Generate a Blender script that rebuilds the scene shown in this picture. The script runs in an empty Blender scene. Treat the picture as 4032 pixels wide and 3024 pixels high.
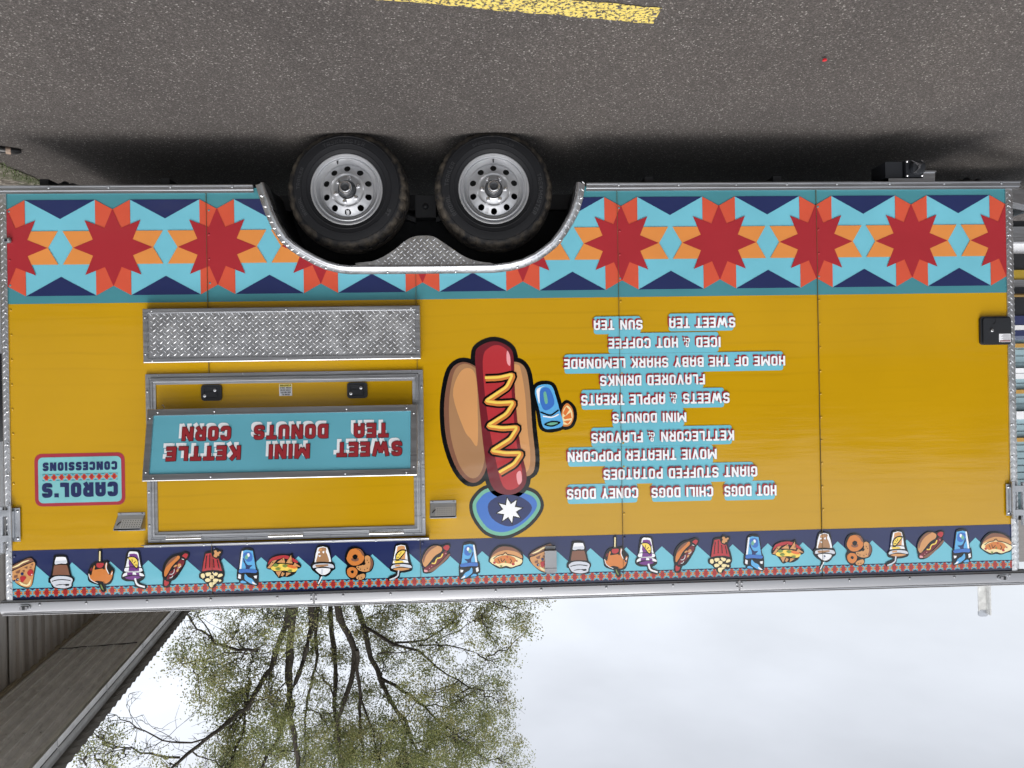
import bpy, bmesh, math, random
from math import sin, cos, pi, radians
from mathutils import Vector, Matrix, geometry
random.seed(11)
SC = bpy.context.scene
COL = SC.collection

# ---------------------------------------------------------------- camera
cam_d = bpy.data.cameras.new("camera"); cam = bpy.data.objects.new("camera", cam_d); COL.objects.link(cam)
cam_d.sensor_width = 36.0; cam_d.lens = 36.0 * 2850 / 4032; cam_d.clip_end = 500; cam_d.clip_start = .05
def cam_pose(o, loc, pitch, yaw, roll):
    # the phone was held upside down: level camera, turned half a turn about its own axis
    cy, sy = cos(yaw), sin(yaw)
    r = Vector((cy, sy, 0)); f = Vector((-sy, cy, 0)); u = Vector((0, 0, 1))
    cp, sp = cos(pitch), sin(pitch)
    f, u = cp * f + sp * u, -sp * f + cp * u
    cr, sr = cos(roll), sin(roll)
    r, u = cr * r + sr * u, -sr * r + cr * u
    r, u = -r, -u
    m = Matrix((r, u, -f)).transposed().to_4x4(); m.translation = loc
    o.matrix_world = m
cam_pose(cam, Vector((-2.7168, -4.3246, 1.545)), -0.00131, 0.04529, -0.0171)
SC.camera = cam

# ---------------------------------------------------------------- sky, sun, exposure
SUN_EL, SUN_AZ = radians(62), radians(172)      # azimuth from +Y (north) clockwise: behind the camera
w = bpy.data.worlds.new("World"); SC.world = w; w.use_nodes = True
nt = w.node_tree; nt.nodes.clear()
def wn(t, **k):
    n = nt.nodes.new(t)
    for a, b in k.items(): setattr(n, a, b)
    return n
sky = wn('ShaderNodeTexSky', sky_type='NISHITA', sun_disc=False, sun_elevation=SUN_EL, sun_rotation=SUN_AZ, dust_density=4.0, air_density=1.0, ozone_density=1.0)
hs = wn('ShaderNodeHueSaturation'); hs.inputs['Saturation'].default_value = .24
tc = wn('ShaderNodeTexCoord'); mp = wn('ShaderNodeMapping'); mp.inputs['Scale'].default_value = (1.2, 1.2, 3.0)
nz = wn('ShaderNodeTexNoise'); nz.inputs['Scale'].default_value = 2.2; nz.inputs['Detail'].default_value = 5
mr = wn('ShaderNodeMapRange'); mr.inputs['From Min'].default_value = .3; mr.inputs['From Max'].default_value = .7
mr.inputs['To Min'].default_value = .86; mr.inputs['To Max'].default_value = 1.10
mul = wn('ShaderNodeVectorMath', operation='MULTIPLY'); bg = wn('ShaderNodeBackground'); wo = wn('ShaderNodeOutputWorld')
bg.inputs['Strength'].default_value = SKY_STRENGTH = 0.15
lk = nt.links.new
lk(sky.outputs[0], hs.inputs['Color']); lk(tc.outputs['Generated'], mp.inputs[0]); lk(mp.outputs[0], nz.inputs['Vector'])
lk(nz.outputs['Fac'], mr.inputs['Value']); lk(hs.outputs[0], mul.inputs[0]); lk(mr.outputs[0], mul.inputs[1])
# broad brightening of the overcast towards the right-hand distance
dp = wn('ShaderNodeVectorMath', operation='DOT_PRODUCT'); dp.inputs[1].default_value = (.6, .75, .25); nrm = wn('ShaderNodeVectorMath', operation='NORMALIZE')
m2 = wn('ShaderNodeMapRange'); m2.inputs['From Min'].default_value = .4; m2.inputs['From Max'].default_value = 1; m2.inputs['To Min'].default_value = 1.0; m2.inputs['To Max'].default_value = 1.38
mul2 = wn('ShaderNodeVectorMath', operation='MULTIPLY'); lk(tc.outputs['Generated'], nrm.inputs[0]); lk(nrm.outputs[0], dp.inputs[0]); lk(dp.outputs['Value'], m2.inputs['Value']); lk(mul.outputs[0], mul2.inputs[0]); lk(m2.outputs[0], mul2.inputs[1])
lk(mul2.outputs[0], bg.inputs['Color']); lk(bg.outputs[0], wo.inputs[0])
sd = bpy.data.lights.new("sun", 'SUN'); sd.energy = 0.8; sd.angle = radians(28); sd.color = (1, .965, .92)
so = bpy.data.objects.new("sun", sd); COL.objects.link(so)
so.rotation_euler = Vector((-sin(SUN_AZ) * cos(SUN_EL), -cos(SUN_AZ) * cos(SUN_EL), -sin(SUN_EL))).to_track_quat('-Z', 'Y').to_euler()
so.location = (0, -20, 30)
vs = SC.view_settings; vs.view_transform = 'Standard'; vs.look = 'None'; vs.gamma = 1.0; vs.exposure = 0.74
try: vs.use_curve_mapping = False
except Exception: pass

# ---------------------------------------------------------------- materials
def lin(r, g, b):
    f = lambda c: (c / 255) / 12.92 if c / 255 <= .04045 else ((c / 255 + .055) / 1.055) ** 2.4
    return (f(r), f(g), f(b))
class Mat:
    def __init__(s, name):
        s.m = bpy.data.materials.new(name); s.m.use_nodes = True; s.t = s.m.node_tree; s.t.nodes.clear()
        s.out = s.n('ShaderNodeOutputMaterial'); s.p = s.n('ShaderNodeBsdfPrincipled'); s.l(s.p.outputs[0], s.out.inputs[0])
        s.tc = None
    def n(s, t, **k):
        o = s.t.nodes.new(t)
        for a, b in k.items():
            if a[0] == '_': o.inputs[a[1:].replace('_', ' ')].default_value = b
            else: setattr(o, a, b)
        return o
    def l(s, a, b): s.t.links.new(a, b)
    def obj(s, scale=(1, 1, 1)):
        if not s.tc: s.tc = s.n('ShaderNodeTexCoord')
        m = s.n('ShaderNodeMapping'); m.inputs['Scale'].default_value = scale; s.l(s.tc.outputs['Object'], m.inputs[0]); return m.outputs[0]
    def noise(s, scale, detail=4, sc=(1, 1, 1), rough=.5):
        n = s.n('ShaderNodeTexNoise', _Scale=scale, _Detail=detail, _Roughness=rough); s.l(s.obj(sc), n.inputs['Vector']); return n.outputs['Fac']
    def ramp(s, v, stops):
        r = s.n('ShaderNodeValToRGB'); e = r.color_ramp.elements
        while len(e) < len(stops): e.new(.5)
        for i, (p, c) in enumerate(stops): e[i].position = p; e[i].color = (*c, 1) if len(c) == 3 else c
        s.l(v, r.inputs[0]); return r.outputs[0]
    def mix(s, f, a, b):
        x = s.n('ShaderNodeMix', data_type='RGBA')
        for i, v in ((0, f), (6, a), (7, b)):
            if hasattr(v, 'links'): s.l(v, x.inputs[i])
            else: x.inputs[i].default_value = v if i == 0 else (*v, 1)
        return x.outputs[2]
    def bump(s, h, strength=.2, dist=.01):
        b = s.n('ShaderNodeBump', _Strength=strength, _Distance=dist); s.l(h, b.inputs['Height']); s.l(b.outputs[0], s.p.inputs['Normal'])
    def col(s, v):
        if hasattr(v, 'links'): s.l(v, s.p.inputs['Base Color'])
        else: s.p.inputs['Base Color'].default_value = (*v, 1)
    def set(s, **k):
        for a, b in k.items():
            i = s.p.inputs[a.replace('_', ' ')]
            if hasattr(b, 'links'): s.l(b, i)
            else: i.default_value = b
        return s
def plain(name, c, rough=.4, metal=0, var=.10, vscale=6, bump=0, bscale=60, spec=.5):
    M = Mat(name); v = M.noise(vscale, 4)
    d = tuple(max(0, x * (1 - var)) for x in c); e = tuple(min(1, x * (1 + var)) for x in c)
    M.col(M.ramp(v, [(.3, d), (.7, e)])); M.set(Roughness=rough, Metallic=metal, Specular_IOR_Level=spec)
    if bump: M.bump(M.noise(bscale, 3), bump, .005)
    return M.m
def vinyl(name, c, rough=.11):
    M = Mat(name); a = M.noise(3, 3); d = tuple(x * .95 for x in c); e = tuple(min(1, x * 1.05) for x in c)
    M.col(M.ramp(a, [(.3, d), (.7, e)])); M.set(Roughness=rough, Specular_IOR_Level=.62)
    M.bump(M.noise(1.6, 3, (1, 1, 2.2)), .35, .012); return M.m
def metal(name, c=(.62, .63, .65), rough=.32, streak=(1, 1, 1), bump=.05, vary=.05):
    M = Mat(name); v = M.noise(14, 5, streak)
    M.col(M.ramp(v, [(.3, tuple(x * (1 - vary) for x in c)), (.7, tuple(min(1, x * (1 + vary)) for x in c))]))
    r = M.n('ShaderNodeMapRange', _From_Min=.3, _From_Max=.7, _To_Min=rough * .8, _To_Max=rough * 1.3); M.l(v, r.inputs['Value'])
    M.set(Metallic=1.0, Roughness=r.outputs[0]); M.bump(M.noise(9, 3), bump, .01); return M.m
CW, CLB, CTE, CNA, CRE, COR, CAM = lin(240, 243, 248), lin(112, 186, 204), lin(68, 132, 142), lin(34, 44, 88), lin(160, 42, 50), lin(203, 84, 60), lin(216, 138, 70)
M_WHITE = vinyl('white_vinyl', lin(236, 238, 242)); M_LB = vinyl('light_blue_vinyl', CLB); M_TEAL = vinyl('teal_vinyl', CTE); M_NAVY = vinyl('navy_vinyl', CNA)
M_RED = vinyl('red_vinyl', CRE); M_ORED = vinyl('orange_red_vinyl', COR); M_AMB = vinyl('amber_vinyl', CAM); M_BLK = vinyl('black_vinyl', (.012, .014, .018))
def yellow():
    M = Mat('yellow_vinyl'); c = lin(190, 147, 12)
    a = M.noise(1.3, 4); base = M.ramp(a, [(.3, tuple(x * .95 for x in c)), (.7, tuple(x * 1.04 for x in c))])
    # grain of the plywood backing showing through the sheet
    wv = M.n('ShaderNodeTexWave', wave_type='BANDS', bands_direction='Z', _Scale=2.1, _Distortion=5.5, _Detail=3, _Detail_Scale=.6); M.l(M.obj((.45, 1, 1.6)), wv.inputs['Vector'])
    ln = M.ramp(wv.outputs['Fac'], [(.0, (1, 1, 1)), (.10, (0, 0, 0))]); mk = M.ramp(M.noise(.8, 2), [(.42, (0, 0, 0)), (.6, (.55, .55, .55))])
    mm = M.n('ShaderNodeMath', operation='MULTIPLY'); M.l(ln, mm.inputs[0]); M.l(mk, mm.inputs[1]); M.col(M.mix(mm.outputs[0], base, tuple(x * .84 for x in c)))
    M.set(Roughness=.11, Specular_IOR_Level=.62)
    g = M.noise(5, 4, (.35, 1, 3.5)); h = M.noise(1.1, 3, (.8, 1, 1.6))
    s = M.n('ShaderNodeMath', operation='MULTIPLY_ADD'); M.l(h, s.inputs[0]); s.inputs[1].default_value = 4.0; M.l(g, s.inputs[2])
    M.bump(s.outputs[0], .14, .006); return M.m
M_YEL = yellow()
M_ALU = metal('aluminium', (.46, .47, .49), rough=.34, streak=(.2, 1, 6)); M_ALUV = metal('aluminium_upright', (.50, .51, .53), rough=.34, streak=(6, 1, .2))
M_RAIL = metal('weathered_rail_aluminium', (.31, .315, .33), .46, (.2, 1, 6), .05, .08)
M_DIA = metal('tread_plate', (.68, .69, .71), .30, bump=.25, vary=.05); M_BRIGHT = metal('bright_metal', (.8, .8, .82), .16)
M_STEEL = metal('galvanised_steel', (.5, .52, .55), .4, bump=.2)
M_RIM = plain('silver_rim_paint', (.46, .47, .49), .38, .6, .05)
M_PLAST = plain('black_plastic', (.014, .016, .020), .42, bump=.1, bscale=300); M_DARK = plain('black_chassis_paint', (.012, .013, .016), .6)
M_LINER = plain('dark_wheel_well', (.010, .011, .014), .7)
M_STICK = plain('white_sticker', lin(226, 228, 232), .4); M_SEAM = plain('joint_shadow_brown', (.13, .10, .04), .7); M_SILI = plain('grey_sealant', (.28, .28, .29), .6)

# ---------------------------------------------------------------- mesh builder
class MB:
    def __init__(s): s.v = []; s.f = []; s.m = []
    def add(s, vs_, fs, mi=0):
        b = len(s.v); s.v += [tuple(p) for p in vs_]
        for f in fs: s.f.append(tuple(i + b for i in f)); s.m.append(mi)
        return s
    def poly(s, pts, mi=0): return s.add(pts, [tuple(range(len(pts)))], mi)
    def box(s, x0, x1, y0, y1, z0, z1, mi=0):
        v = [(x, y, z) for x in (x0, x1) for y in (y0, y1) for z in (z0, z1)]
        return s.add(v, [(0, 1, 3, 2), (4, 6, 7, 5), (0, 4, 5, 1), (2, 3, 7, 6), (0, 2, 6, 4), (1, 5, 7, 3)], mi)
    def hexa(s, a, b, mi=0):                       # two matching quads
        return s.add(list(a) + list(b), [(3, 2, 1, 0), (4, 5, 6, 7), (0, 1, 5, 4), (1, 2, 6, 5), (2, 3, 7, 6), (3, 0, 4, 7)], mi)
    def prism(s, pts, d, mi=0):                    # polygon pushed along vector d
        n = len(pts); q = [tuple(Vector(p) + Vector(d)) for p in pts]
        return s.add(list(pts) + q, [tuple(range(n)), tuple(range(2 * n - 1, n - 1, -1))] + [(i, (i + 1) % n, n + (i + 1) % n, n + i) for i in range(n)], mi)
    def tube(s, pts, rad, n=8, mi=0, cap=True):
        P = [Vector(p) for p in pts]; rings = []
        up = Vector((0, 0, 1))
        for i, p in enumerate(P):
            t = (P[min(i + 1, len(P) - 1)] - P[max(i - 1, 0)]).normalized()
            a = t.cross(up if abs(t.z) < .9 else Vector((1, 0, 0))).normalized(); b = t.cross(a)
            r = rad[i] if hasattr(rad, '__len__') else rad
            rings.append([p + (a * cos(2 * pi * k / n) + b * sin(2 * pi * k / n)) * r for k in range(n)])
        vs_ = [q for r in rings for q in r]
        fs = [(i * n + k, i * n + (k + 1) % n, (i + 1) * n + (k + 1) % n, (i + 1) * n + k) for i in range(len(P) - 1) for k in range(n)]
        if cap: fs += [tuple(range(n)), tuple(range(len(vs_) - 1, len(vs_) - n - 1, -1))]
        return s.add(vs_, fs, mi)
    def lathe(s, prof, n=48, c=(0, 0, 0), mi=0, mod=None):   # prof: (radius, y) about a Y axis through c
        vs_ = []
        for j, (r, y) in enumerate(prof):
            for k in range(n):
                a = 2 * pi * k / n; rr = r + (mod(j, k) if mod else 0)
                vs_.append((c[0] + rr * cos(a), c[1] + y, c[2] + rr * sin(a)))
        fs = [(i * n + k, i * n + (k + 1) % n, (i + 1) * n + (k + 1) % n, (i + 1) * n + k) for i in range(len(prof) - 1) for k in range(n)]
        return s.add(vs_, fs, mi)
    def dome(s, x, y, z, r, h=None, n=10, mi=0):    # rivet or bolt head on a face looking to -Y
        h = h or r * .55
        return s.lathe([(r, 0), (r * .92, -h * .5), (r * .55, -h * .9), (.0001, -h)], n, (x, y, z), mi)
    def build(s, name, mats, parent=None, smooth=None):
        me = bpy.data.meshes.new(name); me.from_pydata(s.v, [], s.f)
        for m in (mats if isinstance(mats, (list, tuple)) else [mats]): me.materials.append(m)
        me.polygons.foreach_set('material_index', s.m)
        if smooth is not None:
            me.polygons.foreach_set('use_smooth', [True] * len(me.polygons)); me.set_sharp_from_angle(angle=radians(smooth))
        me.update(); o = bpy.data.objects.new(name, me); COL.objects.link(o)
        if parent: adopt(o, parent)
        return o
def adopt(o, p):
    q = p; M = Matrix.Identity(4); chain = []
    while q: chain.append(q); q = q.parent
    for q in reversed(chain): M = M @ q.matrix_parent_inverse @ q.matrix_basis
    o.parent = p; o.matrix_parent_inverse = M.inverted()
def tag(o, label=None, cat=None, group=None, kind=None):
    for k, v in (('label', label), ('category', cat), ('group', group), ('kind', kind)):
        if v: o[k] = v
    return o
def empty(name, loc, label, cat, group=None):
    o = bpy.data.objects.new(name, None); COL.objects.link(o); o.location = loc; o.empty_display_size = .2
    return tag(o, label, cat, group)

# ---------------------------------------------------------------- flat artwork helpers (x, z on the trailer side)
def clip(poly, a, b, keep):                       # half plane left (+1) or right (-1) of a->b
    out = []; n = len(poly)
    d = [((b[0] - a[0]) * (p[1] - a[1]) - (b[1] - a[1]) * (p[0] - a[0])) * keep for p in poly]
    for i in range(n):
        p, q, dp, dq = poly[i], poly[(i + 1) % n], d[i], d[(i + 1) % n]
        if dp >= 0: out.append(p)
        if (dp > 0 and dq < 0) or (dp < 0 and dq > 0):
            t = dp / (dp - dq); out.append((p[0] + (q[0] - p[0]) * t, p[1] + (q[1] - p[1]) * t))
    return out
def area(p): return .5 * sum(p[i][0] * p[(i + 1) % len(p)][1] - p[(i + 1) % len(p)][0] * p[i][1] for i in range(len(p)))
def hull(pts):
    pts = sorted(set(pts)); lo = []; up = []
    cr = lambda o, a, b: (a[0] - o[0]) * (b[1] - o[1]) - (a[1] - o[1]) * (b[0] - o[0])
    for p in pts:
        while len(lo) > 1 and cr(lo[-2], lo[-1], p) <= 0: lo.pop()
        lo.append(p)
    for p in reversed(pts):
        while len(up) > 1 and cr(up[-2], up[-1], p) <= 0: up.pop()
        up.append(p)
    return lo[:-1] + up[:-1]
def tri(poly):
    idx = geometry.tessellate_polygon([[Vector((p[0], p[1], 0)) for p in poly]])
    return [[poly[i] for i in t] for t in idx]
def minus(poly, hole):                            # pieces of poly outside a convex hole
    out = []
    for t in (tri(poly) if len(poly) > 4 else [poly]):
        if area(t) < 0: t = t[::-1]
        cur = t
        for i in range(len(hole)):
            a, b = hole[i], hole[(i + 1) % len(hole)]
            o = clip(cur, a, b, -1)
            if len(o) > 2 and abs(area(o)) > 1e-7: out.append(o)
            cur = clip(cur, a, b, 1)
            if len(cur) < 3: break
    return out
def rectclip(p, R):
    x0, x1, z0, z1 = R
    for a, b in (((x0, z0), (x1, z0)), ((x1, z0), (x1, z1)), ((x1, z1), (x0, z1)), ((x0, z1), (x0, z0))):
        p = clip(p, a, b, 1)
        if len(p) < 3: return []
    return p
def flat(mb, poly, y, mi=0, R=None, hole=None, f=None):
    f = f or (lambda x, z, y: (x, y, z))
    if R: poly = rectclip(poly, R)
    if len(poly) < 3: return
    if hole and max(p[0] for p in poly) > HX0 and min(p[0] for p in poly) < HX1 and min(p[1] for p in poly) < HZ1:
        for q in minus(poly, hole): mb.poly([f(p[0], p[1], y) for p in q], mi)
    else:
        for q in (tri(poly) if len(poly) > 4 else [poly]): mb.poly([f(p[0], p[1], y) for p in q], mi)
def spline(pts, k=4):
    n = len(pts); out = []
    for i in range(n):
        p0, p1, p2, p3 = pts[i - 1], pts[i], pts[(i + 1) % n], pts[(i + 2) % n]
        for j in range(k):
            t = j / k
            out.append(tuple(.5 * (2 * p1[c] + (p2[c] - p0[c]) * t + (2 * p0[c] - 5 * p1[c] + 4 * p2[c] - p3[c]) * t * t + (3 * p1[c] - p0[c] - 3 * p2[c] + p3[c]) * t ** 3) for c in (0, 1)))
    return out
def rrect(x0, x1, z0, z1, r, k=5):
    out = []
    for cx, cz, a0 in ((x1 - r, z0 + r, -90), (x1 - r, z1 - r, 0), (x0 + r, z1 - r, 90), (x0 + r, z0 + r, 180)):
        for i in range(k + 1):
            a = radians(a0 + 90 * i / k); out.append((cx + r * cos(a), cz + r * sin(a)))
    return out
def rnd(pts, r, closed=False):                    # round the corners of a polyline
    n = len(pts); out = []
    for i, p in enumerate(pts):
        if not closed and i in (0, n - 1): out.append(p[:2]); continue
        if len(p) > 2 and p[2] == 0: out.append(p[:2]); continue
        P = Vector(p[:2]); A = Vector(pts[i - 1][:2]); B = Vector(pts[(i + 1) % n][:2])
        a = (A - P); b = (B - P); d = min(r, a.length * .49, b.length * .49)
        s = P + a.normalized() * d; e = P + b.normalized() * d
        for j in range(5):
            t = j / 4; out.append(tuple((1 - t) ** 2 * s + 2 * t * (1 - t) * P + t * t * e))
    return out
def strip(pts, wd, closed=False):                 # quads of a stroke of width wd
    n = len(pts); L = []; Rr = []
    for i in range(n):
        p = Vector(pts[i]); a = Vector(pts[i - 1]) if (i or closed) else None; b = Vector(pts[(i + 1) % n]) if (i < n - 1 or closed) else None
        d1 = (p - a).normalized() if a is not None and (p - a).length > 1e-9 else None
        d2 = (b - p).normalized() if b is not None and (b - p).length > 1e-9 else None
        d1 = d1 or d2; d2 = d2 or d1
        n1 = Vector((-d1.y, d1.x)); n2 = Vector((-d2.y, d2.x)); m = (n1 + n2)
        m = m.normalized() if m.length > .2 else n1
        k = wd / 2 / max(.55, m.dot(n1)); L.append(tuple(p + m * k)); Rr.append(tuple(p - m * k))
    return [[L[i], Rr[i], Rr[(i + 1) % n], L[(i + 1) % n]] for i in range(n if closed else n - 1)]
# lettering: every glyph is a few strokes in a box of height 1
def glyph(c, t):
    h = t / 2; T = 1 - h; r = .15; S = []
    wd = dict(I=t, M=.86, W=.98, E=.53, F=.52, L=.5, T=.56, Y=.64, V=.64, K=.62, N=.66).get(c, .6)
    if c == ' ': return .3, []
    if c == "'": return t, [[(h, 1), (h, .72)]]
    L, R, B = h, wd - h, h
    P = lambda *a, cl=False: S.append((rnd(list(a), r, cl) + ([] if not cl else []), cl))
    sq = lambda *a: S.append((list(a), False))
    if c == 'A': S.append((rnd([(L, 0), (L, T), (R, T), (R, 0)], .27), False)); sq((L, .34), (R, .34))
    elif c == 'B': sq((L, 0), (L, 1)); P((L, T), (R - .02, T), (R - .02, .52), (L, .52)); P((L, .52), (R, .52), (R, B), (L, B))
    elif c == 'C': P((R, .66), (R, T), (L, T), (L, B), (R, B), (R, .34))
    elif c == 'D': sq((L, 0), (L, 1)); P((L, T), (R, T), (R, B), (L, B))
    elif c in 'EF':
        sq((L, 0), (L, 1)); sq((L, T), (wd, T)); sq((L, .5), (wd - .05, .5))
        if c == 'E': sq((L, B), (wd, B))
    elif c == 'G': P((R, .68), (R, T), (L, T), (L, B), (R, B), (R, .47, 0), (wd * .5, .47))
    elif c == 'H': sq((L, 0), (L, 1)); sq((R, 0), (R, 1)); sq((L, .5), (R, .5))
    elif c == 'I': sq((L, 0), (L, 1))
    elif c == 'K': sq((L, 0), (L, 1)); sq((L, .36), (R, 1)); sq((wd * .42, .58), (R + .01, 0))
    elif c == 'L': sq((L, 0), (L, 1)); sq((L, B), (wd, B))
    elif c == 'M': sq((L, 0), (L, 1)); sq((R, 0), (R, 1)); sq((L, .98), (wd / 2, .3)); sq((R, .98), (wd / 2, .3))
    elif c == 'N': sq((L, 0), (L, 1)); sq((R, 0), (R, 1)); sq((L + .02, .97), (R - .02, .03))
    elif c == 'O': P((L, B), (L, T), (R, T), (R, B), cl=True)
    elif c in 'PR':
        sq((L, 0), (L, 1)); P((L, T), (R, T), (R, .42), (L, .42))
        if c == 'R': sq((wd * .48, .42), (R + .02, 0))
    elif c == 'S': P((R, .70), (R, T), (L, T), (L, .5), (R, .5), (R, B), (L, B), (L, .30))
    elif c == 'T': sq((0, T), (wd, T)); sq((wd / 2, 0), (wd / 2, 1))
    elif c == 'U': P((L, 1), (L, B), (R, B), (R, 1))
    elif c == 'V': sq((L, 1), (wd / 2, .02)); sq((R, 1), (wd / 2, .02))
    elif c == 'W':
        for a, b in (((L, 1), (wd * .29, .02)), ((wd / 2, .75), (wd * .29, .02)), ((wd / 2, .75), (wd * .71, .02)), ((R, 1), (wd * .71, .02))): sq(a, b)
    elif c == 'Y': sq((L, 1), (wd / 2, .42)); sq((R, 1), (wd / 2, .42)); sq((wd / 2, 0), (wd / 2, .45))
    elif c == '&': S.append((rnd([(wd, .0), (.2, .62), (.2, T), (wd - .2, T), (wd - .2, .66), (L, .4), (L, B), (wd - .2, B), (wd - .04, .44)], .1), False))
    return wd, S
def text(mb, s, x0, x1, z0, z1, y, mi=0, t=.21, grow=0, gap=.12, f=None, dx=0, dz=0):
    f = f or (lambda x, z, y: (x, y, z)); tot = 0; G = []
    for c in s: wd, S = glyph(c, t); G.append((tot, S, t * (.62 if c == '&' else 1))); tot += wd + gap
    tot -= gap; H = z1 - z0; sx = (x1 - x0) / tot
    for k, (o, S, tk) in enumerate(G):
        for j, it in enumerate(S):
            pts, cl = it if isinstance(it, tuple) else (it, False)
            q = [(x0 + dx + (o + p[0]) * sx, z0 + dz + p[1] * H) for p in pts]
            if grow and not cl:
                a, b = Vector(q[0]), Vector(q[1]); q[0] = tuple(a - (b - a).normalized() * grow)
                a, b = Vector(q[-1]), Vector(q[-2]); q[-1] = tuple(a - (b - a).normalized() * grow)
            wx = tk * (sx + H) / 2
            for quad in strip(q, wx + 2 * grow, cl):
                mb.poly([f(p[0], p[1], y - .00012 * j) for p in quad], mi)
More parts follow.
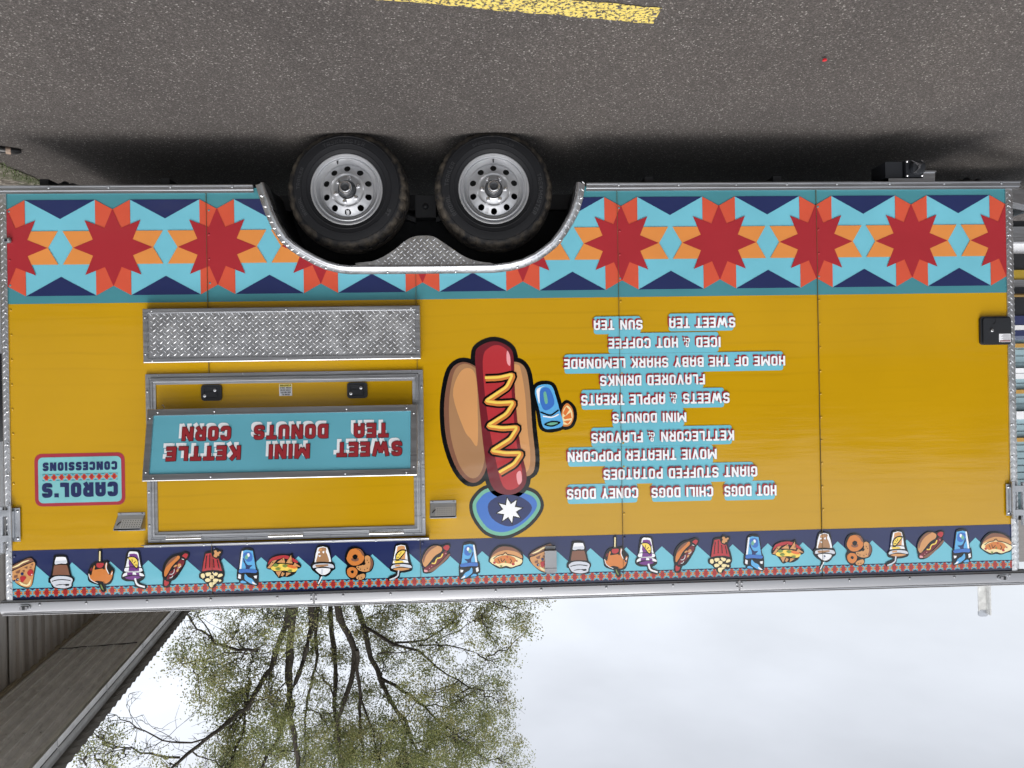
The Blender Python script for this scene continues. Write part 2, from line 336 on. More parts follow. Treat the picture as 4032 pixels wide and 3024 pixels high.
ICONS={  # outlines traced from image pixels, stored relative to each icon's centre
'coffee':[('K','P',[402,-966,77,-997,-247,-948,-359,-811,-451,-441,-525,-38,-602,264,-714,368,-728,535,-644,666,-608,899,-379,992,11,997,335,938,529,848,622,629,735,575,731,326,616,229,545,-136,474,-534,420,-866]),('W','P',[291,-829,209,-884,-181,-873,-278,-813,-322,-512,20,-505,352,-481]),('G','p',[326,-663,-292,-679,-328,-505,20,-505,352,-481]),('B','p',[395,-399,54,-429,-336,-411,-398,-176,-473,187,30,146,502,172]),('G','P',[603,396,389,252,-1,220,-455,293,-641,449,-563,697,-544,830,-283,923,10,931,366,853,510,699,604,513]),('K',48,[523,515,262,439,-63,425,-517,496]),('K','P',[349,770,104,694,-156,702,-416,693,-431,777,-284,806,-123,734,105,744])],
'apple':[('K','P',[142,-1211,59,-1242,-38,-1196,-44,-587,-191,-566,-355,-595,-435,-475,-546,-305,-723,-99,-763,36,-701,269,-647,535,-497,765,-234,857,-262,1126,-163,1223,-16,1202,126,914,190,811,515,702,724,562,785,292,765,59,629,-305,430,-500,168,-593,176,-1095]),('C','p',[100,-1159,22,-1157,44,-572,119,-575]),('R','P',[268,-428,104,-474,-140,-450,-105,-284,44,-188,239,-243]),('D','P',[632,-104,532,-235,501,-167,569,-2]),('O','P',[718,127,572,232,486,-100,400,-332,336,-263,371,-97,110,-123,-86,-134,-200,-80,-220,-348,-288,-479,-353,-444,-315,-144,-376,125,-505,230,-574,31,-656,33,-618,333,-500,564,-269,725,-8,650,253,676,513,568,673,396]),('W',34,[718,127,657,430,480,586,189,718]),('W',48,[-314,-462,-267,-212,-346,-9,-425,160]),('W',41,[-639,66,-571,215]),('K','P',[350,606,186,561,-204,656,-40,701,-164,1123,-33,1153,108,780]),('V','P',[42,749,-37,885,-116,1088,-67,1087,29,917])],
'purple':[('K','P',[272,-1133,25,-1160,-269,-1119,-366,-999,-425,-611,-499,-140,-577,164,-623,367,-604,501,-438,630,-306,693,-402,797,-695,939,-676,1140,-365,1080,-104,989,-24,852,22,667,415,638,642,531,722,395,669,162,569,64,514,-336,440,-870,355,-1069]),('W','P',[240,-1065,-6,-1086,-235,-1036,-298,-849,-387,-277,-446,94,488,67,433,-267,327,-766]),('U','p',[226,-948,-37,-964,-200,-919,-310,-614,-257,-381,-319,-145,-299,56,291,56,253,-262,284,-396]),('K',41,[500,-168,8,-204,-450,-124]),('K','P',[343,-750,162,-812,-67,-772,-245,-633,-297,-380,-253,-147,-154,-66,7,-255,200,-528]),('Y','P',[295,-715,130,-761,-66,-722,-195,-584,-251,-381,-171,-149,6,-338,166,-561]),('K',34,[83,-659,69,-474]),('K',34,[-128,-519,-12,-405]),('K',34,[-223,-282,-92,-302]),('W','P',[623,364,572,198,341,104,13,97,-380,159,-559,265,-557,365,16,281,475,318]),('U','p',[374,120,46,113,65,280,376,288]),('U','p',[-118,134,-314,174,-344,325,-148,286]),('K',34,[575,399,344,289,-83,278,-442,379]),('U','P',[477,402,180,327,-82,311,-409,394,-276,491,20,549,347,500]),('W',102,[-80,469,-141,755,-253,876,-629,1004])],
'coney':[('K','P',[-513,-1006,-711,-957,-791,-837,-738,-637,-570,-440,-534,-273,-365,25,-128,388,74,618,273,712,376,1012,542,1091,739,1035,785,865,764,530,810,327,788,26,684,-341,449,-636,182,-814,-149,-888,-347,-950]),('O','P',[-212,-752,-193,-585,58,-357,259,-127,429,170,597,418,679,365,657,63,521,-202,319,-498,85,-693,-81,-763]),('B','P',[-81,-756,54,-592,355,-331,555,-135,623,-37,553,-270,351,-533,118,-701]),('R','P',[-361,-748,-511,-885,-676,-857,-674,-739,-573,-591,-475,-678]),('R','P',[667,634,536,705,421,742,457,875,573,972,688,919]),('D','P',[130,11,-208,-483,-439,-511,-469,-308,-166,87,136,414,469,606,533,503,329,140]),('T','P',[-104,-150,-122,-284,-238,-315,-303,-246,-234,-79]),('T','P',[127,-157,-6,-254,-71,-185,95,-106]),('T','P',[-68,17,-167,20,-99,152,-16,150]),('W',34,[-341,-581,-473,-543]),('W',34,[-302,-178,-168,-48,-102,-66]),('W',34,[97,12,99,180,233,310,365,290]),('W',34,[185,379,236,495,368,508])],
'popcorn':[('K','P',[-169,-1125,-334,-1094,-432,-1017,-598,-1012,-629,-877,-526,-677,-458,-544,-586,-238,-695,170,-724,440,-637,674,-634,842,-434,904,-234,982,-166,1132,34,1193,198,1121,262,967,425,811,555,673,735,567,748,331,614,233,576,-35,467,-671,397,-905,131,-982,-68,-993]),('R','p',[348,-836,33,-878,-62,-623,-259,-516,-375,-547,-485,-173,-578,200,-248,124,215,127,563,184,472,-368]),('K',55,[294,-734,379,21]),('K',55,[108,-796,130,-22]),('K',55,[-93,-521,-118,-15]),('K',55,[-308,-481,-415,44]),('T','P',[-134,-991,-267,-1021,-332,-919,-465,-965,-530,-896,-429,-798,-428,-714,-328,-700,-277,-617,-128,-655,-114,-756,-165,-839]),('C','P',[616,334,450,322,420,508,520,590,634,485]),('C','P',[350,275,85,266,70,384,254,480,352,409]),('C','P',[-15,235,-213,257,-344,328,-243,460,-111,423]),('C','P',[-410,364,-576,352,-607,471,-407,549,-325,496]),('C','P',[88,417,-110,456,-75,624,91,636,139,517]),('C','P',[389,644,223,581,59,704,226,800,358,779]),('C','P',[-108,625,-372,666,-304,799,-72,792]),('C','P',[-438,668,-536,738,-469,821,-387,768]),('C','P',[161,869,-104,827,-270,848,-85,978,-34,1111,115,1090])],
'fish':[('K','P',[104,-1114,-243,-1087,-385,-936,-465,-464,-543,68,-627,247,-650,600,-601,1099,-323,1091,23,1022,427,951,511,772,625,681,599,153,499,38,450,-489,367,-957]),('L','p',[310,-926,48,-995,-328,-938,-432,-229,-510,302,-47,260,473,215,377,-370]),('W','p',[310,-926,222,-953,290,-367,355,101,460,98,394,-370]),('J','P',[225,-777,-66,-886,-267,-763,-290,-410,-56,-299,143,-481]),('E','P',[141,-598,-35,-770,-60,-534,57,-449]),('W','P',[-6,-770,-122,-797,-149,-649,-61,-593]),('N','P',[200,-541,89,-244,-53,-93,-285,-87,-137,56,-76,260,213,223,95,108,120,-127,232,-366]),('J','P',[472,156,182,106,-512,185,-480,360,70,315,446,333]),('K',48,[418,364,72,450,-393,387]),('W','p',[505,391,361,453,394,688,538,625]),('L','P',[129,401,-42,583,-272,707,-442,947,-556,1039,-267,1001,-37,877,163,694]),('W','P',[-269,854,-527,1038,-325,1003]),('L','P',[396,834,251,780,51,933,369,923]),('W','p',[-361,533,-565,510,-533,685,-417,652])],
'nachos':[('K','P',[617,-578,209,-673,-256,-642,-490,-724,-573,-457,-774,-245,-974,-62,-989,115,-766,227,-645,459,-293,655,85,644,290,715,462,545,689,244,1006,117,1002,-118,852,-408]),('R','P',[677,-492,210,-614,-255,-583,-774,-274,-714,-158,-20,-443,680,-286,915,-116,854,-320]),('Y','P',[685,9,218,-125,-247,-83,-768,109,-589,369,-8,264,515,278,746,154]),('H','P',[-13,-30,-479,-47,-767,138,-476,160]),('T','p',[977,89,680,-315,417,-367,684,-50,803,123]),('T','p',[449,-220,8,-491,-74,-176]),('T','p',[-103,-175,-431,-638,-510,-134]),('T','p',[-507,13,-627,-190,-972,85]),('T','p',[487,309,138,289,318,638]),('T','p',[109,349,-34,442,85,615,200,553]),('T','p',[-123,385,-413,423,-89,632]),('V','P',[626,-78,479,-162,306,-69,424,28,598,11]),('V','P',[104,-4,-72,-88,-216,5,-69,89]),('V','P',[513,161,338,77,194,170,340,242]),('V','P',[-211,299,-358,245,-473,307,-326,379]),('K',18,[-97,-164,-431,-649]),('K',18,[-431,-649,-515,-122]),('K',18,[455,-209,2,-502]),('K',18,[680,-309,988,94]),('K',48,[675,-227,629,-219]),('K',48,[92,-375,45,-368]),('K',48,[-401,-285,-448,-277])],
'iced':[('K','P',[307,-1127,14,-1167,-336,-1080,-448,-811,-526,-218,-669,-37,-711,260,-546,373,-366,605,-130,716,44,681,198,1149,344,1115,220,676,450,463,679,220,704,-17,555,-219,458,-777]),('W','p',[279,-1020,-14,-1083,-276,-1005,-398,-635,-496,-160,-29,-203,486,-158,402,-658]),('F','P',[222,-948,-13,-1030,-217,-965,-184,-759,-269,-580,-350,-164,30,-175,381,-185,317,-478,255,-712]),('W','P',[254,-772,166,-799,167,-710,244,-700]),('W','P',[20,-765,-97,-821,-66,-674]),('W','P',[257,-565,111,-561,171,-474]),('T','P',[222,-948,75,-973,48,-854,194,-841]),('K',42,[557,-131,-28,-173,-553,-70]),('G','P',[590,105,500,-40,-27,-85,-552,-11,-607,198,-24,93,503,166]),('F','p',[442,-21,-318,-35,-317,71,386,122]),('W','P',[417,228,-22,181,-431,252,-310,485,-15,594,245,469]),('G','p',[95,237,-21,240,13,534,129,502]),('W',71,[62,681,285,1117])],
'donuts':[('K','P',[297,-1019,-54,-921,-284,-678,-399,-527,-633,-431,-834,-130,-829,166,-677,458,-381,568,-378,746,-257,950,-22,990,242,935,563,867,793,594,817,297,726,93,839,-176,833,-531,651,-881]),('T','P',[-309,-381,-487,-483,-690,-311,-802,-12,-619,397,-265,476,85,348,170,138,-154,88,-334,-144]),('B','P',[-631,-343,-803,-71,-739,253,-560,396,-654,43]),('T','P',[210,788,31,645,-263,595,-307,803,-81,944,124,909]),('K',36,[-315,-411,-246,-117,110,104,491,70]),('O','P',[717,-469,535,-819,181,-916,-140,-800,-281,-500,-217,-147,139,80,491,40,721,-232]),('B','P',[182,-898,-168,-770,-293,-470,-193,-503,-51,-744]),('O','P',[731,359,552,187,259,224,116,436,208,699,445,811,677,656]),('B','P',[426,-342,251,-249,73,-362,46,-213,253,-148,457,-225]),('K','P',[394,-460,246,-562,101,-481,132,-334,251,-267,367,-341]),('K','P',[-156,-18,-304,-85,-361,5,-242,91]),('K','P',[527,453,408,368,322,459,411,557]),('K','P',[89,555,-29,546,-16,629,61,644]),('K',48,[94,200,42,225]),('K',48,[-33,310,-80,323]),('K',48,[-279,358,-326,377]),('K',48,[-433,274,-480,287]),('K',48,[-453,-211,-470,-164]),('K',48,[-539,-91,-556,-49]),('K',48,[76,839,35,852]),('K',48,[-83,826,-124,833])],
'lemon':[('K','P',[244,-1081,-52,-1132,-346,-1083,-490,-853,-541,-377,-623,41,-707,281,-645,487,-259,595,7,617,101,911,396,962,634,1073,751,1011,718,834,332,667,302,579,595,481,650,272,499,69,432,-404,366,-876]),('W','p',[246,-992,-50,-1055,-286,-1007,-369,-678,-436,-83,-475,37,-4,-24,469,40,374,-402]),('T','p',[158,-960,-79,-1013,-256,-978,-309,-621,-272,-206,319,-134,242,-517]),('K','P',[316,-341,223,-606,-46,-776,-352,-738,-218,-504,173,-70]),('Y','P',[245,-339,165,-545,-44,-699,-280,-681,-159,-518,189,-160]),('K',30,[-43,-628,-11,-480]),('K',30,[106,-513,19,-422]),('K',30,[198,-308,80,-335]),('K',36,[466,-167,23,-202,-448,-142]),('Y','p',[378,-106,-94,-122,-210,-18,322,15]),('G','P',[562,275,441,130,-31,72,-562,158,-618,326,-29,232,445,338]),('T','p',[323,121,28,94,30,201,325,228]),('K',36,[534,365,30,231,-617,368]),('T','P',[445,367,31,290,-528,365,-261,447,93,466]),('G',83,[116,436,157,761,336,875,662,1001])],
'hotdog':[('K','P',[282,-778,-16,-830,-311,-762,-550,-845,-817,-838,-873,-658,-750,-393,-835,-182,-592,138,-232,426,189,771,546,879,782,813,837,574,891,275,825,-139,642,-491]),('D','P',[719,577,300,292,-242,-169,-543,-458,-659,-276,-296,130,185,533,543,701]),('T','P',[774,338,798,-19,584,-430,283,-719,-74,-768,-339,-642,-305,-405,55,-177,357,171,628,461]),('B','P',[283,-707,-74,-757,286,-540,588,-192,743,220,779,-49,572,-429]),('R','P',[-428,-670,-608,-784,-786,-749,-783,-600,-662,-455,-485,-549]),('Y',71,[270,263,63,298,-32,-26,-299,-48,-392,-284]),('P','P',[720,636,543,671,515,761,693,768]),('B','P',[514,732,-174,305,-718,-245,-805,-153,-292,368,189,741]),('P',48,[290,441,243,448]),('P',48,[-541,-309,-599,-278]),('P',48,[423,556,375,563])],
'potato':[('K','P',[348,-648,-72,-697,-489,-625,-905,-405,-1128,-160,-1145,259,-1038,526,-767,608,-406,717,-108,661,251,698,488,602,783,385,930,231,865,-36,711,-330]),('B','P',[777,27,592,-326,229,-585,-130,-617,-607,-503,-1020,-163,-484,-297,113,-373,475,-204]),('T','P',[716,-61,354,-290,-126,-396,-723,-290,-1049,-72,-1045,107,-480,-118,117,-164,597,2]),('C','P',[840,204,717,-2,357,-111,-122,-157,-718,-21,-1074,198,-1010,435,-709,546,-408,627,-111,529,190,610,486,482,723,356]),('O','P',[600,151,238,-48,-181,-96,-598,35,-714,247,-471,420,6,347,365,396]),('K',42,[629,90,357,-111,28,-132,-34,-261,-154,-246,-182,-126,-599,-67,-1015,136]),('K',36,[360,98,245,340]),('K',36,[181,73,125,343,-58,110]),('K',36,[-357,118,-474,271,-352,387]),('R','P',[650,299,542,260,502,363,604,390]),('R','P',[-459,420,-592,381,-632,484,-500,510]),('R','P',[-138,-8,-222,-29,-220,54]),('R','P',[-702,247,-798,226,-784,333]),('V','P',[260,519,117,523,160,623]),('V','P',[-43,288,-127,249,-125,374])],
'waffle':[('K','P',[634,-472,194,-692,-392,-909,-552,-804,-743,-599,-706,-300,-618,164,-529,627,-397,823,-202,868,56,810,376,601,646,327,852,54,880,-212]),('B','P',[816,-211,619,-421,195,-642,-407,-875,-615,-686,-485,-656,-94,-517,264,-328,687,-190]),('C','P',[685,-307,261,-528,-32,-686,-357,-760,-291,-695,35,-554,296,-395]),('T','P',[769,-76,526,-169,37,-388,-419,-575,-630,-636,-693,-501,-640,-235,-568,262,-497,626,-397,790,-203,818,55,743,375,551,662,260]),('B','p',[430,-100,137,-224,205,7,367,2]),('B','p',[-59,-319,-271,-413,-252,-247]),('B','p',[-417,-475,-580,-554,-562,-438]),('B','p',[498,131,303,70,306,237,500,264]),('B','p',[-350,-344,-480,-373,-495,-273]),('B','p',[41,-155,-121,-184,-87,-52]),('C','P',[212,472,-205,651,-403,424,-453,359,-399,657,-204,751,86,676]),('R','P',[-249,-47,-413,-225,-574,-137,-587,63,-472,176,-311,121]),('R','P',[144,208,-84,165,-179,284,19,511,131,408]),('N','P',[124,9,10,-54,-53,47,45,128]),('N','P',[388,334,274,288,227,389,341,435]),('W',48,[-473,109,-538,61]),('W',48,[288,337,249,355])]}
TREE1=([([3.01,18,7.46,3.02,18,8.13,3.14,18,9.0,3.15,18,9.71,3.23,18,10.41,3.23,18,10.94,3.18,18,11.47,3.09,18,12.0,3.03,18,12.53,3.0,18,13.09,3.0,18,13.94],0.29,0.13),([2.64,18.6,8.32,2.62,18.37,8.97,2.69,18.14,9.42,2.86,17.91,10.14,3.09,17.69,10.67,3.39,17.46,11.9,3.67,17.23,12.29,3.84,17.0,12.66],0.2,0.1),([3.31,18.0,8.82,3.41,17.69,9.23,3.57,17.38,9.8,3.78,17.06,10.18,4.09,16.75,10.63,4.51,16.44,10.9,4.95,16.12,11.19,5.46,15.81,11.46,5.7,15.5,11.66],0.2,0.09),([4.25,17.5,10.17,4.29,17.12,11.26,4.27,16.75,11.52,4.38,16.38,11.85,4.51,16.0,12.07],0.12,0.07),([4.04,17.5,9.32,4.47,17.17,9.11,5.01,16.83,8.84,5.11,16.5,8.43,5.23,16.17,8.15,5.35,15.83,7.65,5.3,15.5,7.27],0.1,0.03),([4.71,16.0,8.55,4.87,15.8,7.97,5.04,15.6,7.43],0.05,0.02),([4.47,16.5,8.77,4.64,16.25,8.97,5.03,16.0,8.99,5.39,15.75,8.85,5.66,15.5,8.84],0.04,0.01),([4.97,16.0,11.19,5.62,15.83,11.15,6.01,15.67,10.99,6.39,15.5,10.67,6.76,15.33,10.33,6.97,15.17,10.04,7.18,15.0,9.92],0.06,0.015),([5.66,16.0,11.64,6.38,15.8,11.42,6.75,15.6,11.14,7.1,15.4,10.97,7.41,15.2,10.61,7.66,15.0,10.33],0.07,0.015),([6.7,15.5,11.1,7.07,15.33,11.03,7.4,15.17,11.02,7.64,15.0,11.02],0.03,0.01),([5.41,16.0,11.43,4.91,16.0,11.64,4.57,16.0,11.97],0.05,0.03),([6.34,15.4,10.63,6.63,15.2,10.06,6.56,15.0,9.52],0.02,0.006),([5.65,15.4,10.81,6.1,15.2,10.51,6.18,15.0,9.99],0.02,0.006),([3.07,17.5,10.14,3.48,17.25,10.54,3.71,17.0,10.56,4.02,16.75,10.5,4.4,16.5,10.44],0.05,0.02),([3.09,18.0,12.0,3.21,17.5,10.89,3.51,17.0,10.46],0.04,0.02)],  # both trees: limb points and clump centres from image pixels at chosen depths
 [(2.8,16.07,8.24,0.71,0.7),(3.95,18.6,8.58,0.8,0.9),(3.91,18.4,9.62,0.8,0.7),(3.72,17.44,10.18,0.76,0.6),(3.3,16.7,10.91,0.88,1),(4.31,18.53,12.73,0.96,1),(4.38,17.52,8.08,0.69,0.6),(4.84,18.45,8.98,0.72,0.5),(4.74,18.34,9.65,0.72,0.5),(4.78,17.33,9.72,0.83,0.7),(4.84,17.04,10.27,0.82,0.9),(4.45,17.6,10.82,0.85,1),(4.73,17.09,11.33,0.75,0.9),(4.25,16.28,11.68,0.79,0.9),(4.83,16.72,12.09,0.52,0.5),(5.54,15.98,8.4,0.43,0.45),(4.64,15.05,7.97,0.41,0.4),(5.37,15.06,8.55,0.34,0.45),(5.05,15.75,8.89,0.53,0.6),(4.42,15.34,8.48,0.52,0.6),(4.75,15.64,9.48,0.56,0.6),(5.03,15.57,9.78,0.38,0.4),(7.47,15.41,10.43,0.38,0.4),(8.22,16.2,11.19,0.4,0.35),(7.02,15.23,10.57,0.38,0.35),(8.02,15.5,11.3,0.31,0.4),(6.87,15.24,11.05,0.38,0.35),(7.53,15.76,11.59,0.39,0.4),(5.99,15.33,11.46,0.28,0.3),(4.84,15.43,7.42,0.35,0.3),(4.53,17.48,13.47,1.53,0.7)])
TREE2=([([2.65,20,8.01,2.87,20,9.7,2.81,20,10.47,2.93,20,11.04,3.17,20,11.8,3.26,20,12.56],0.17,0.08),([2.13,19.5,7.89,2.07,19.5,8.61,1.82,19.5,9.3,1.57,19.5,9.87,1.5,19.5,10.51,1.59,19.5,11.08,1.86,19.5,11.82,2.09,19.5,12.38,2.14,19.5,13.02],0.27,0.13),([2.46,20.5,8.9,2.44,20.5,9.88,2.34,20.5,10.67,2.31,20.5,11.46,2.36,20.5,12.24,2.34,20.5,12.95,2.27,20.5,13.81,2.17,20.5,14.6],0.2,0.12),([1.55,20,8.05,1.48,20,8.74,1.27,20,9.56,1.01,20,10.53,0.72,20,11.31,0.35,20,12.1,-0.02,20,12.69,-0.28,20,13.47],0.25,0.12),([0.72,20.0,11.23,0.23,19.75,11.38,-0.09,19.5,11.52,-0.56,19.25,11.76,-0.95,19.0,12.0,-1.47,18.75,12.35,-1.92,18.5,12.61],0.13,0.05),([1.38,20.0,9.52,0.95,19.67,9.57,0.16,19.33,9.86,-0.61,19.0,10.03,-1.54,18.67,10.67,-2.27,18.33,10.99,-2.81,18.0,10.94],0.14,0.02),([0.18,19.5,9.92,-0.79,19.2,9.73,-1.37,18.9,9.39,-1.76,18.6,9.0,-2.32,18.3,8.38,-2.51,18.0,7.76],0.08,0.02),([-0.62,19.0,9.84,-1.56,18.67,9.75,-2.29,18.33,9.84,-2.83,18.0,9.88],0.06,0.015),([-1.17,19.0,9.71,-1.94,18.5,9.27,-2.67,18.0,8.59],0.05,0.015),([1.3,19,9.92,1.31,19,10.51,1.28,19,11.07,1.26,19,11.81,1.23,19,12.73,1.17,19,13.47,1.15,19,14.03],0.14,0.08),([1.25,19.0,11.44,1.04,19.0,12.0,0.83,19.0,12.53],0.09,0.05),([0.35,20.0,12.1,0.13,20.0,12.57,-0.09,20.0,13.04],0.1,0.06),([2.09,19.5,12.38,1.99,19.5,13.13,1.9,19.5,13.93],0.1,0.07),([3.2,19.5,11.96,2.6,19.43,12.1,2.06,19.37,12.02,1.67,19.3,11.59],0.05,0.03),([0.75,19.5,10.24,0.15,19.25,10.13,-0.43,19.0,9.98],0.06,0.03),([2.7,20.0,11.05,2.48,20.0,11.48,2.26,20.0,11.87],0.1,0.08)],
 [(-4.15,18.52,8.41,0.72,0.6),(-3.9,17.94,8.93,0.55,0.6),(-3.2,19.2,8.83,0.91,0.9),(-3.08,18.17,9.3,0.79,0.7),(-3.29,17.79,10.03,0.62,0.4),(-3.39,19.23,11.82,0.74,0.6),(-3.17,21.45,13.77,0.9,0.8),(-3.5,20.94,14.52,0.8,0.7),(-2.48,20.79,11.85,0.97,0.7),(-2.25,18.45,11.76,1.04,0.8),(-2.2,19.81,13.63,1.1,1),(-1.49,18.69,8.78,0.97,0.9),(-1.11,18.24,9.73,1.03,0.6),(-1.26,17.96,10.72,1.02,0.7),(-1.05,18.42,12.1,1.2,0.9),(-0.63,21.49,14.77,1.36,1),(0.31,21.06,9.48,1.16,0.8),(0.67,20.97,10.67,1.15,0.8),(0.86,20.94,11.88,0.97,0.7),(0.19,18.33,11.85,1.03,0.8),(0.6,18.83,13.27,1.22,1),(1.56,20.2,9.16,0.86,0.8),(2.09,20.65,10.5,0.88,0.6),(1.95,21.17,12.38,0.98,0.6),(2.26,21.28,13.75,1.26,0.9),(1.76,17.87,12.96,0.93,1),(2.8,20.11,9.09,0.94,1),(2.97,20.39,10.38,1.04,0.7),(2.99,19.68,11.28,0.76,0.5),(2.44,18.26,11.73,0.95,0.7),(3.16,19.54,13.53,1.0,0.9),(2.61,20.71,15.37,2.63,0.8),(-0.98,18.88,14.49,2.44,0.8)])
# ---------------------------------------------------------------- ground
def asphalt(name, paint=False):
    M = Mat(name)
    v = M.n('ShaderNodeTexVoronoi', _Scale=165, _Randomness=1); M.l(M.obj(), v.inputs['Vector'])
    sp = M.n('ShaderNodeSeparateColor'); M.l(v.outputs['Color'], sp.inputs[0])
    c1 = M.ramp(sp.outputs[0], [(0, (.031, .027, .025)), (.5, (.062, .055, .051)), (.86, (.102, .091, .085)), (.955, (.18, .165, .154)), (1, (.50, .48, .45))])
    v2 = M.n('ShaderNodeTexVoronoi', _Scale=420); M.l(M.obj(), v2.inputs['Vector']); s2 = M.n('ShaderNodeSeparateColor'); M.l(v2.outputs['Color'], s2.inputs[0])
    c2 = M.ramp(s2.outputs[1], [(0, (.032, .029, .028)), (.6, (.075, .068, .065)), (1, (.14, .13, .124))])
    c = M.mix(.45, c1, c2)
    big = M.ramp(M.noise(.7, 6, (1, .5, 1), .6), [(.3, (.80, .80, .81)), (.5, (1, 1, 1)), (.7, (1.13, 1.12, 1.10))])
    x = M.n('ShaderNodeMix', data_type='RGBA', blend_type='MULTIPLY'); x.inputs[0].default_value = 1; M.l(c, x.inputs[6]); M.l(big, x.inputs[7]); c = x.outputs[2]
    if paint:
        a = M.noise(75, 4, rough=.65); k = M.ramp(a, [(.50, (1, 1, 1)), (.55, (0, 0, 0))])
        edge = M.ramp(M.noise(150, 3), [(.3, (.55, .42, .09)), (.7, (.80, .66, .20))]); c = M.mix(k, c, edge)
    M.col(c); M.set(Roughness=.85, Specular_IOR_Level=.25)
    h = M.n('ShaderNodeMath', operation='ADD'); M.l(v.outputs['Distance'], h.inputs[0]); M.l(s2.outputs[0], h.inputs[1]); M.bump(h.outputs[0], .5, .003)
    return M.m
M_ASPH = asphalt('asphalt'); M_LINE = asphalt('worn_yellow_paint', True)
def sheet(name, pts, z, mat, kind='structure'):
    o = MB().poly([(x, y, z) for x, y in pts]).build(name, mat); o['kind'] = kind; return o
sheet('road', [(-150, -150), (150, -150), (150, 150), (-150, 150)], 0, M_ASPH)
d_ = Vector((1.09, -.169)).normalized(); n_ = Vector((-d_.y, d_.x))
p1 = Vector((-3.493, -1.376)); p2 = Vector((-3.49, -1.25))
edge = [p2 + d_ * t + n_ * random.uniform(-.006, .006) for t in [i * .04 for i in range(90)]]
near = [p1 + d_ * t + n_ * random.uniform(-.006, .006) for t in [i * .04 for i in range(90)]]
o = MB().poly([(p.x, p.y, .004) for p in near + edge[::-1]]).build('road_marking', M_LINE); o['kind'] = 'structure'
# gravelly verge at the foot of the shed, ragged edge with grass growing along it
def gravel():
    M = Mat('verge_gravel'); v = M.n('ShaderNodeTexVoronoi', _Scale=38); M.l(M.obj(), v.inputs['Vector']); s = M.n('ShaderNodeSeparateColor'); M.l(v.outputs['Color'], s.inputs[0])
    c = M.ramp(s.outputs[0], [(0, (.05, .042, .034)), (.6, (.13, .115, .095)), (1, (.26, .24, .21))])
    M.col(M.mix(M.ramp(M.noise(3, 4), [(.45, (0, 0, 0)), (.6, (.7, .7, .7))]), c, (.05, .065, .025))); M.set(Roughness=.9); M.bump(v.outputs['Distance'], .6, .01); return M.m
ve = [(.46 + .03 * sin(y * 5) + random.uniform(-.02, .02) + .05 * (y - .6), y) for y in [-3 + .25 * i for i in range(64)]]
sheet('verge', ve + [(9, 12.75), (9, -3)], .006, gravel())
g = MB()
for i in range(5200):
    k = random.choice(ve[:-1]); x = k[0] + abs(random.gauss(0, .09)) - .03; y = k[1] + random.uniform(0, .25); h = random.uniform(.01, .045); a = random.uniform(0, pi)
    dx, dy = cos(a) * .003, sin(a) * .003; lx, ly = random.gauss(0, .015), random.gauss(0, .015)
    g.add([(x - dx, y - dy, .004), (x + dx, y + dy, .004), (x + lx, y + ly, h)], [(0, 1, 2)])
tag(g.build('grass', plain('grass_blade', (.055, .085, .022), .7, var=.4, vscale=20)), kind='stuff')

# small litter
t = empty('bottle', (.2, .352, 0), 'black squashed bottle with a pale label lying on the asphalt by the verge', 'bottle')
b = MB(); b.tube([(.155, .392, .014), (.175, .375, .018), (.25, .328, .02), (.27, .314, .012), (.29, .302, .010)], [.012, .02, .021, .009, .008], 10)
adopt(b.build('bottle_body', plain('black_litter', (.012, .012, .013), .35), None, 40), t)
b = MB(); b.tube([(.2, .3595, .0195), (.222, .3455, .0205)], .0225, 10); adopt(b.build('bottle_label', plain('litter_label', (.3, .22, .17), .6, var=.4, vscale=60), None, 40), t)
b = MB(); b.lathe([(.0001, 0), (.009, 0), (.0105, .003), (.0105, .008), (.0001, .009)], 16)
o = b.build('plastic_litter', plain('red_cap', (.55, .02, .03), .35), None, 40); o.rotation_euler = (radians(90), 0, 0); o.location = (-4.392, -.94, .013)
tag(o, 'small round bit of red plastic litter lying alone on the asphalt', 'litter')

# ---------------------------------------------------------------- trailer
TR = empty('concession_trailer', (-3.0, 1.2, 0), 'yellow concession trailer with star patterned bands, menu lettering and a serving window', 'trailer')
XL, XR, ZB, ZT = -5.979, .004, .387, 2.7456
TEALZ, NAVYZ, PIT = 1.027, 2.4569, .5977
OUT = [(-1.4234, .345), (-1.4427, .4091), (-1.4619, .4706), (-1.4812, .5253), (-1.5136, .6006), (-1.5661, .683), (-1.6192, .7312), (-1.686, .7762), (-1.7529, .8145), (-1.8201, .8459), (-1.9011, .8673), (-1.9653, .8747), (-2.2961, .8761), (-2.5886, .8763), (-2.82, .8747), (-2.9176, .8642), (-3.0005, .843), (-3.0839, .8053), (-3.1398, .7673), (-3.1958, .7237), (-3.2524, .6525), (-3.298, .5811), (-3.3324, .5151), (-3.3588, .4324), (-3.372, .345)]  # arch outline, like other positions on this side, projected from image pixels
ACX, ACZ = -2.4, .58
def inward(pts, d):
    out = []
    for i, p in enumerate(pts):
        a = Vector(pts[max(i - 1, 0)]); b = Vector(pts[min(i + 1, len(pts) - 1)]); t = (b - a).normalized(); n = Vector((-t.y, t.x))
        if n.dot(Vector((ACX, ACZ)) - Vector(p)) < 0: n = -n
        out.append((p[0] + n.x * d, p[1] + n.y * d))
    return out
HOLE = hull([(p[0], p[1]) for p in inward(OUT, .03)] + [(-1.44, .2), (-3.355, .2)])
HX0, HX1, HZ1 = min(p[0] for p in HOLE), max(p[0] for p in HOLE), max(p[1] for p in HOLE)
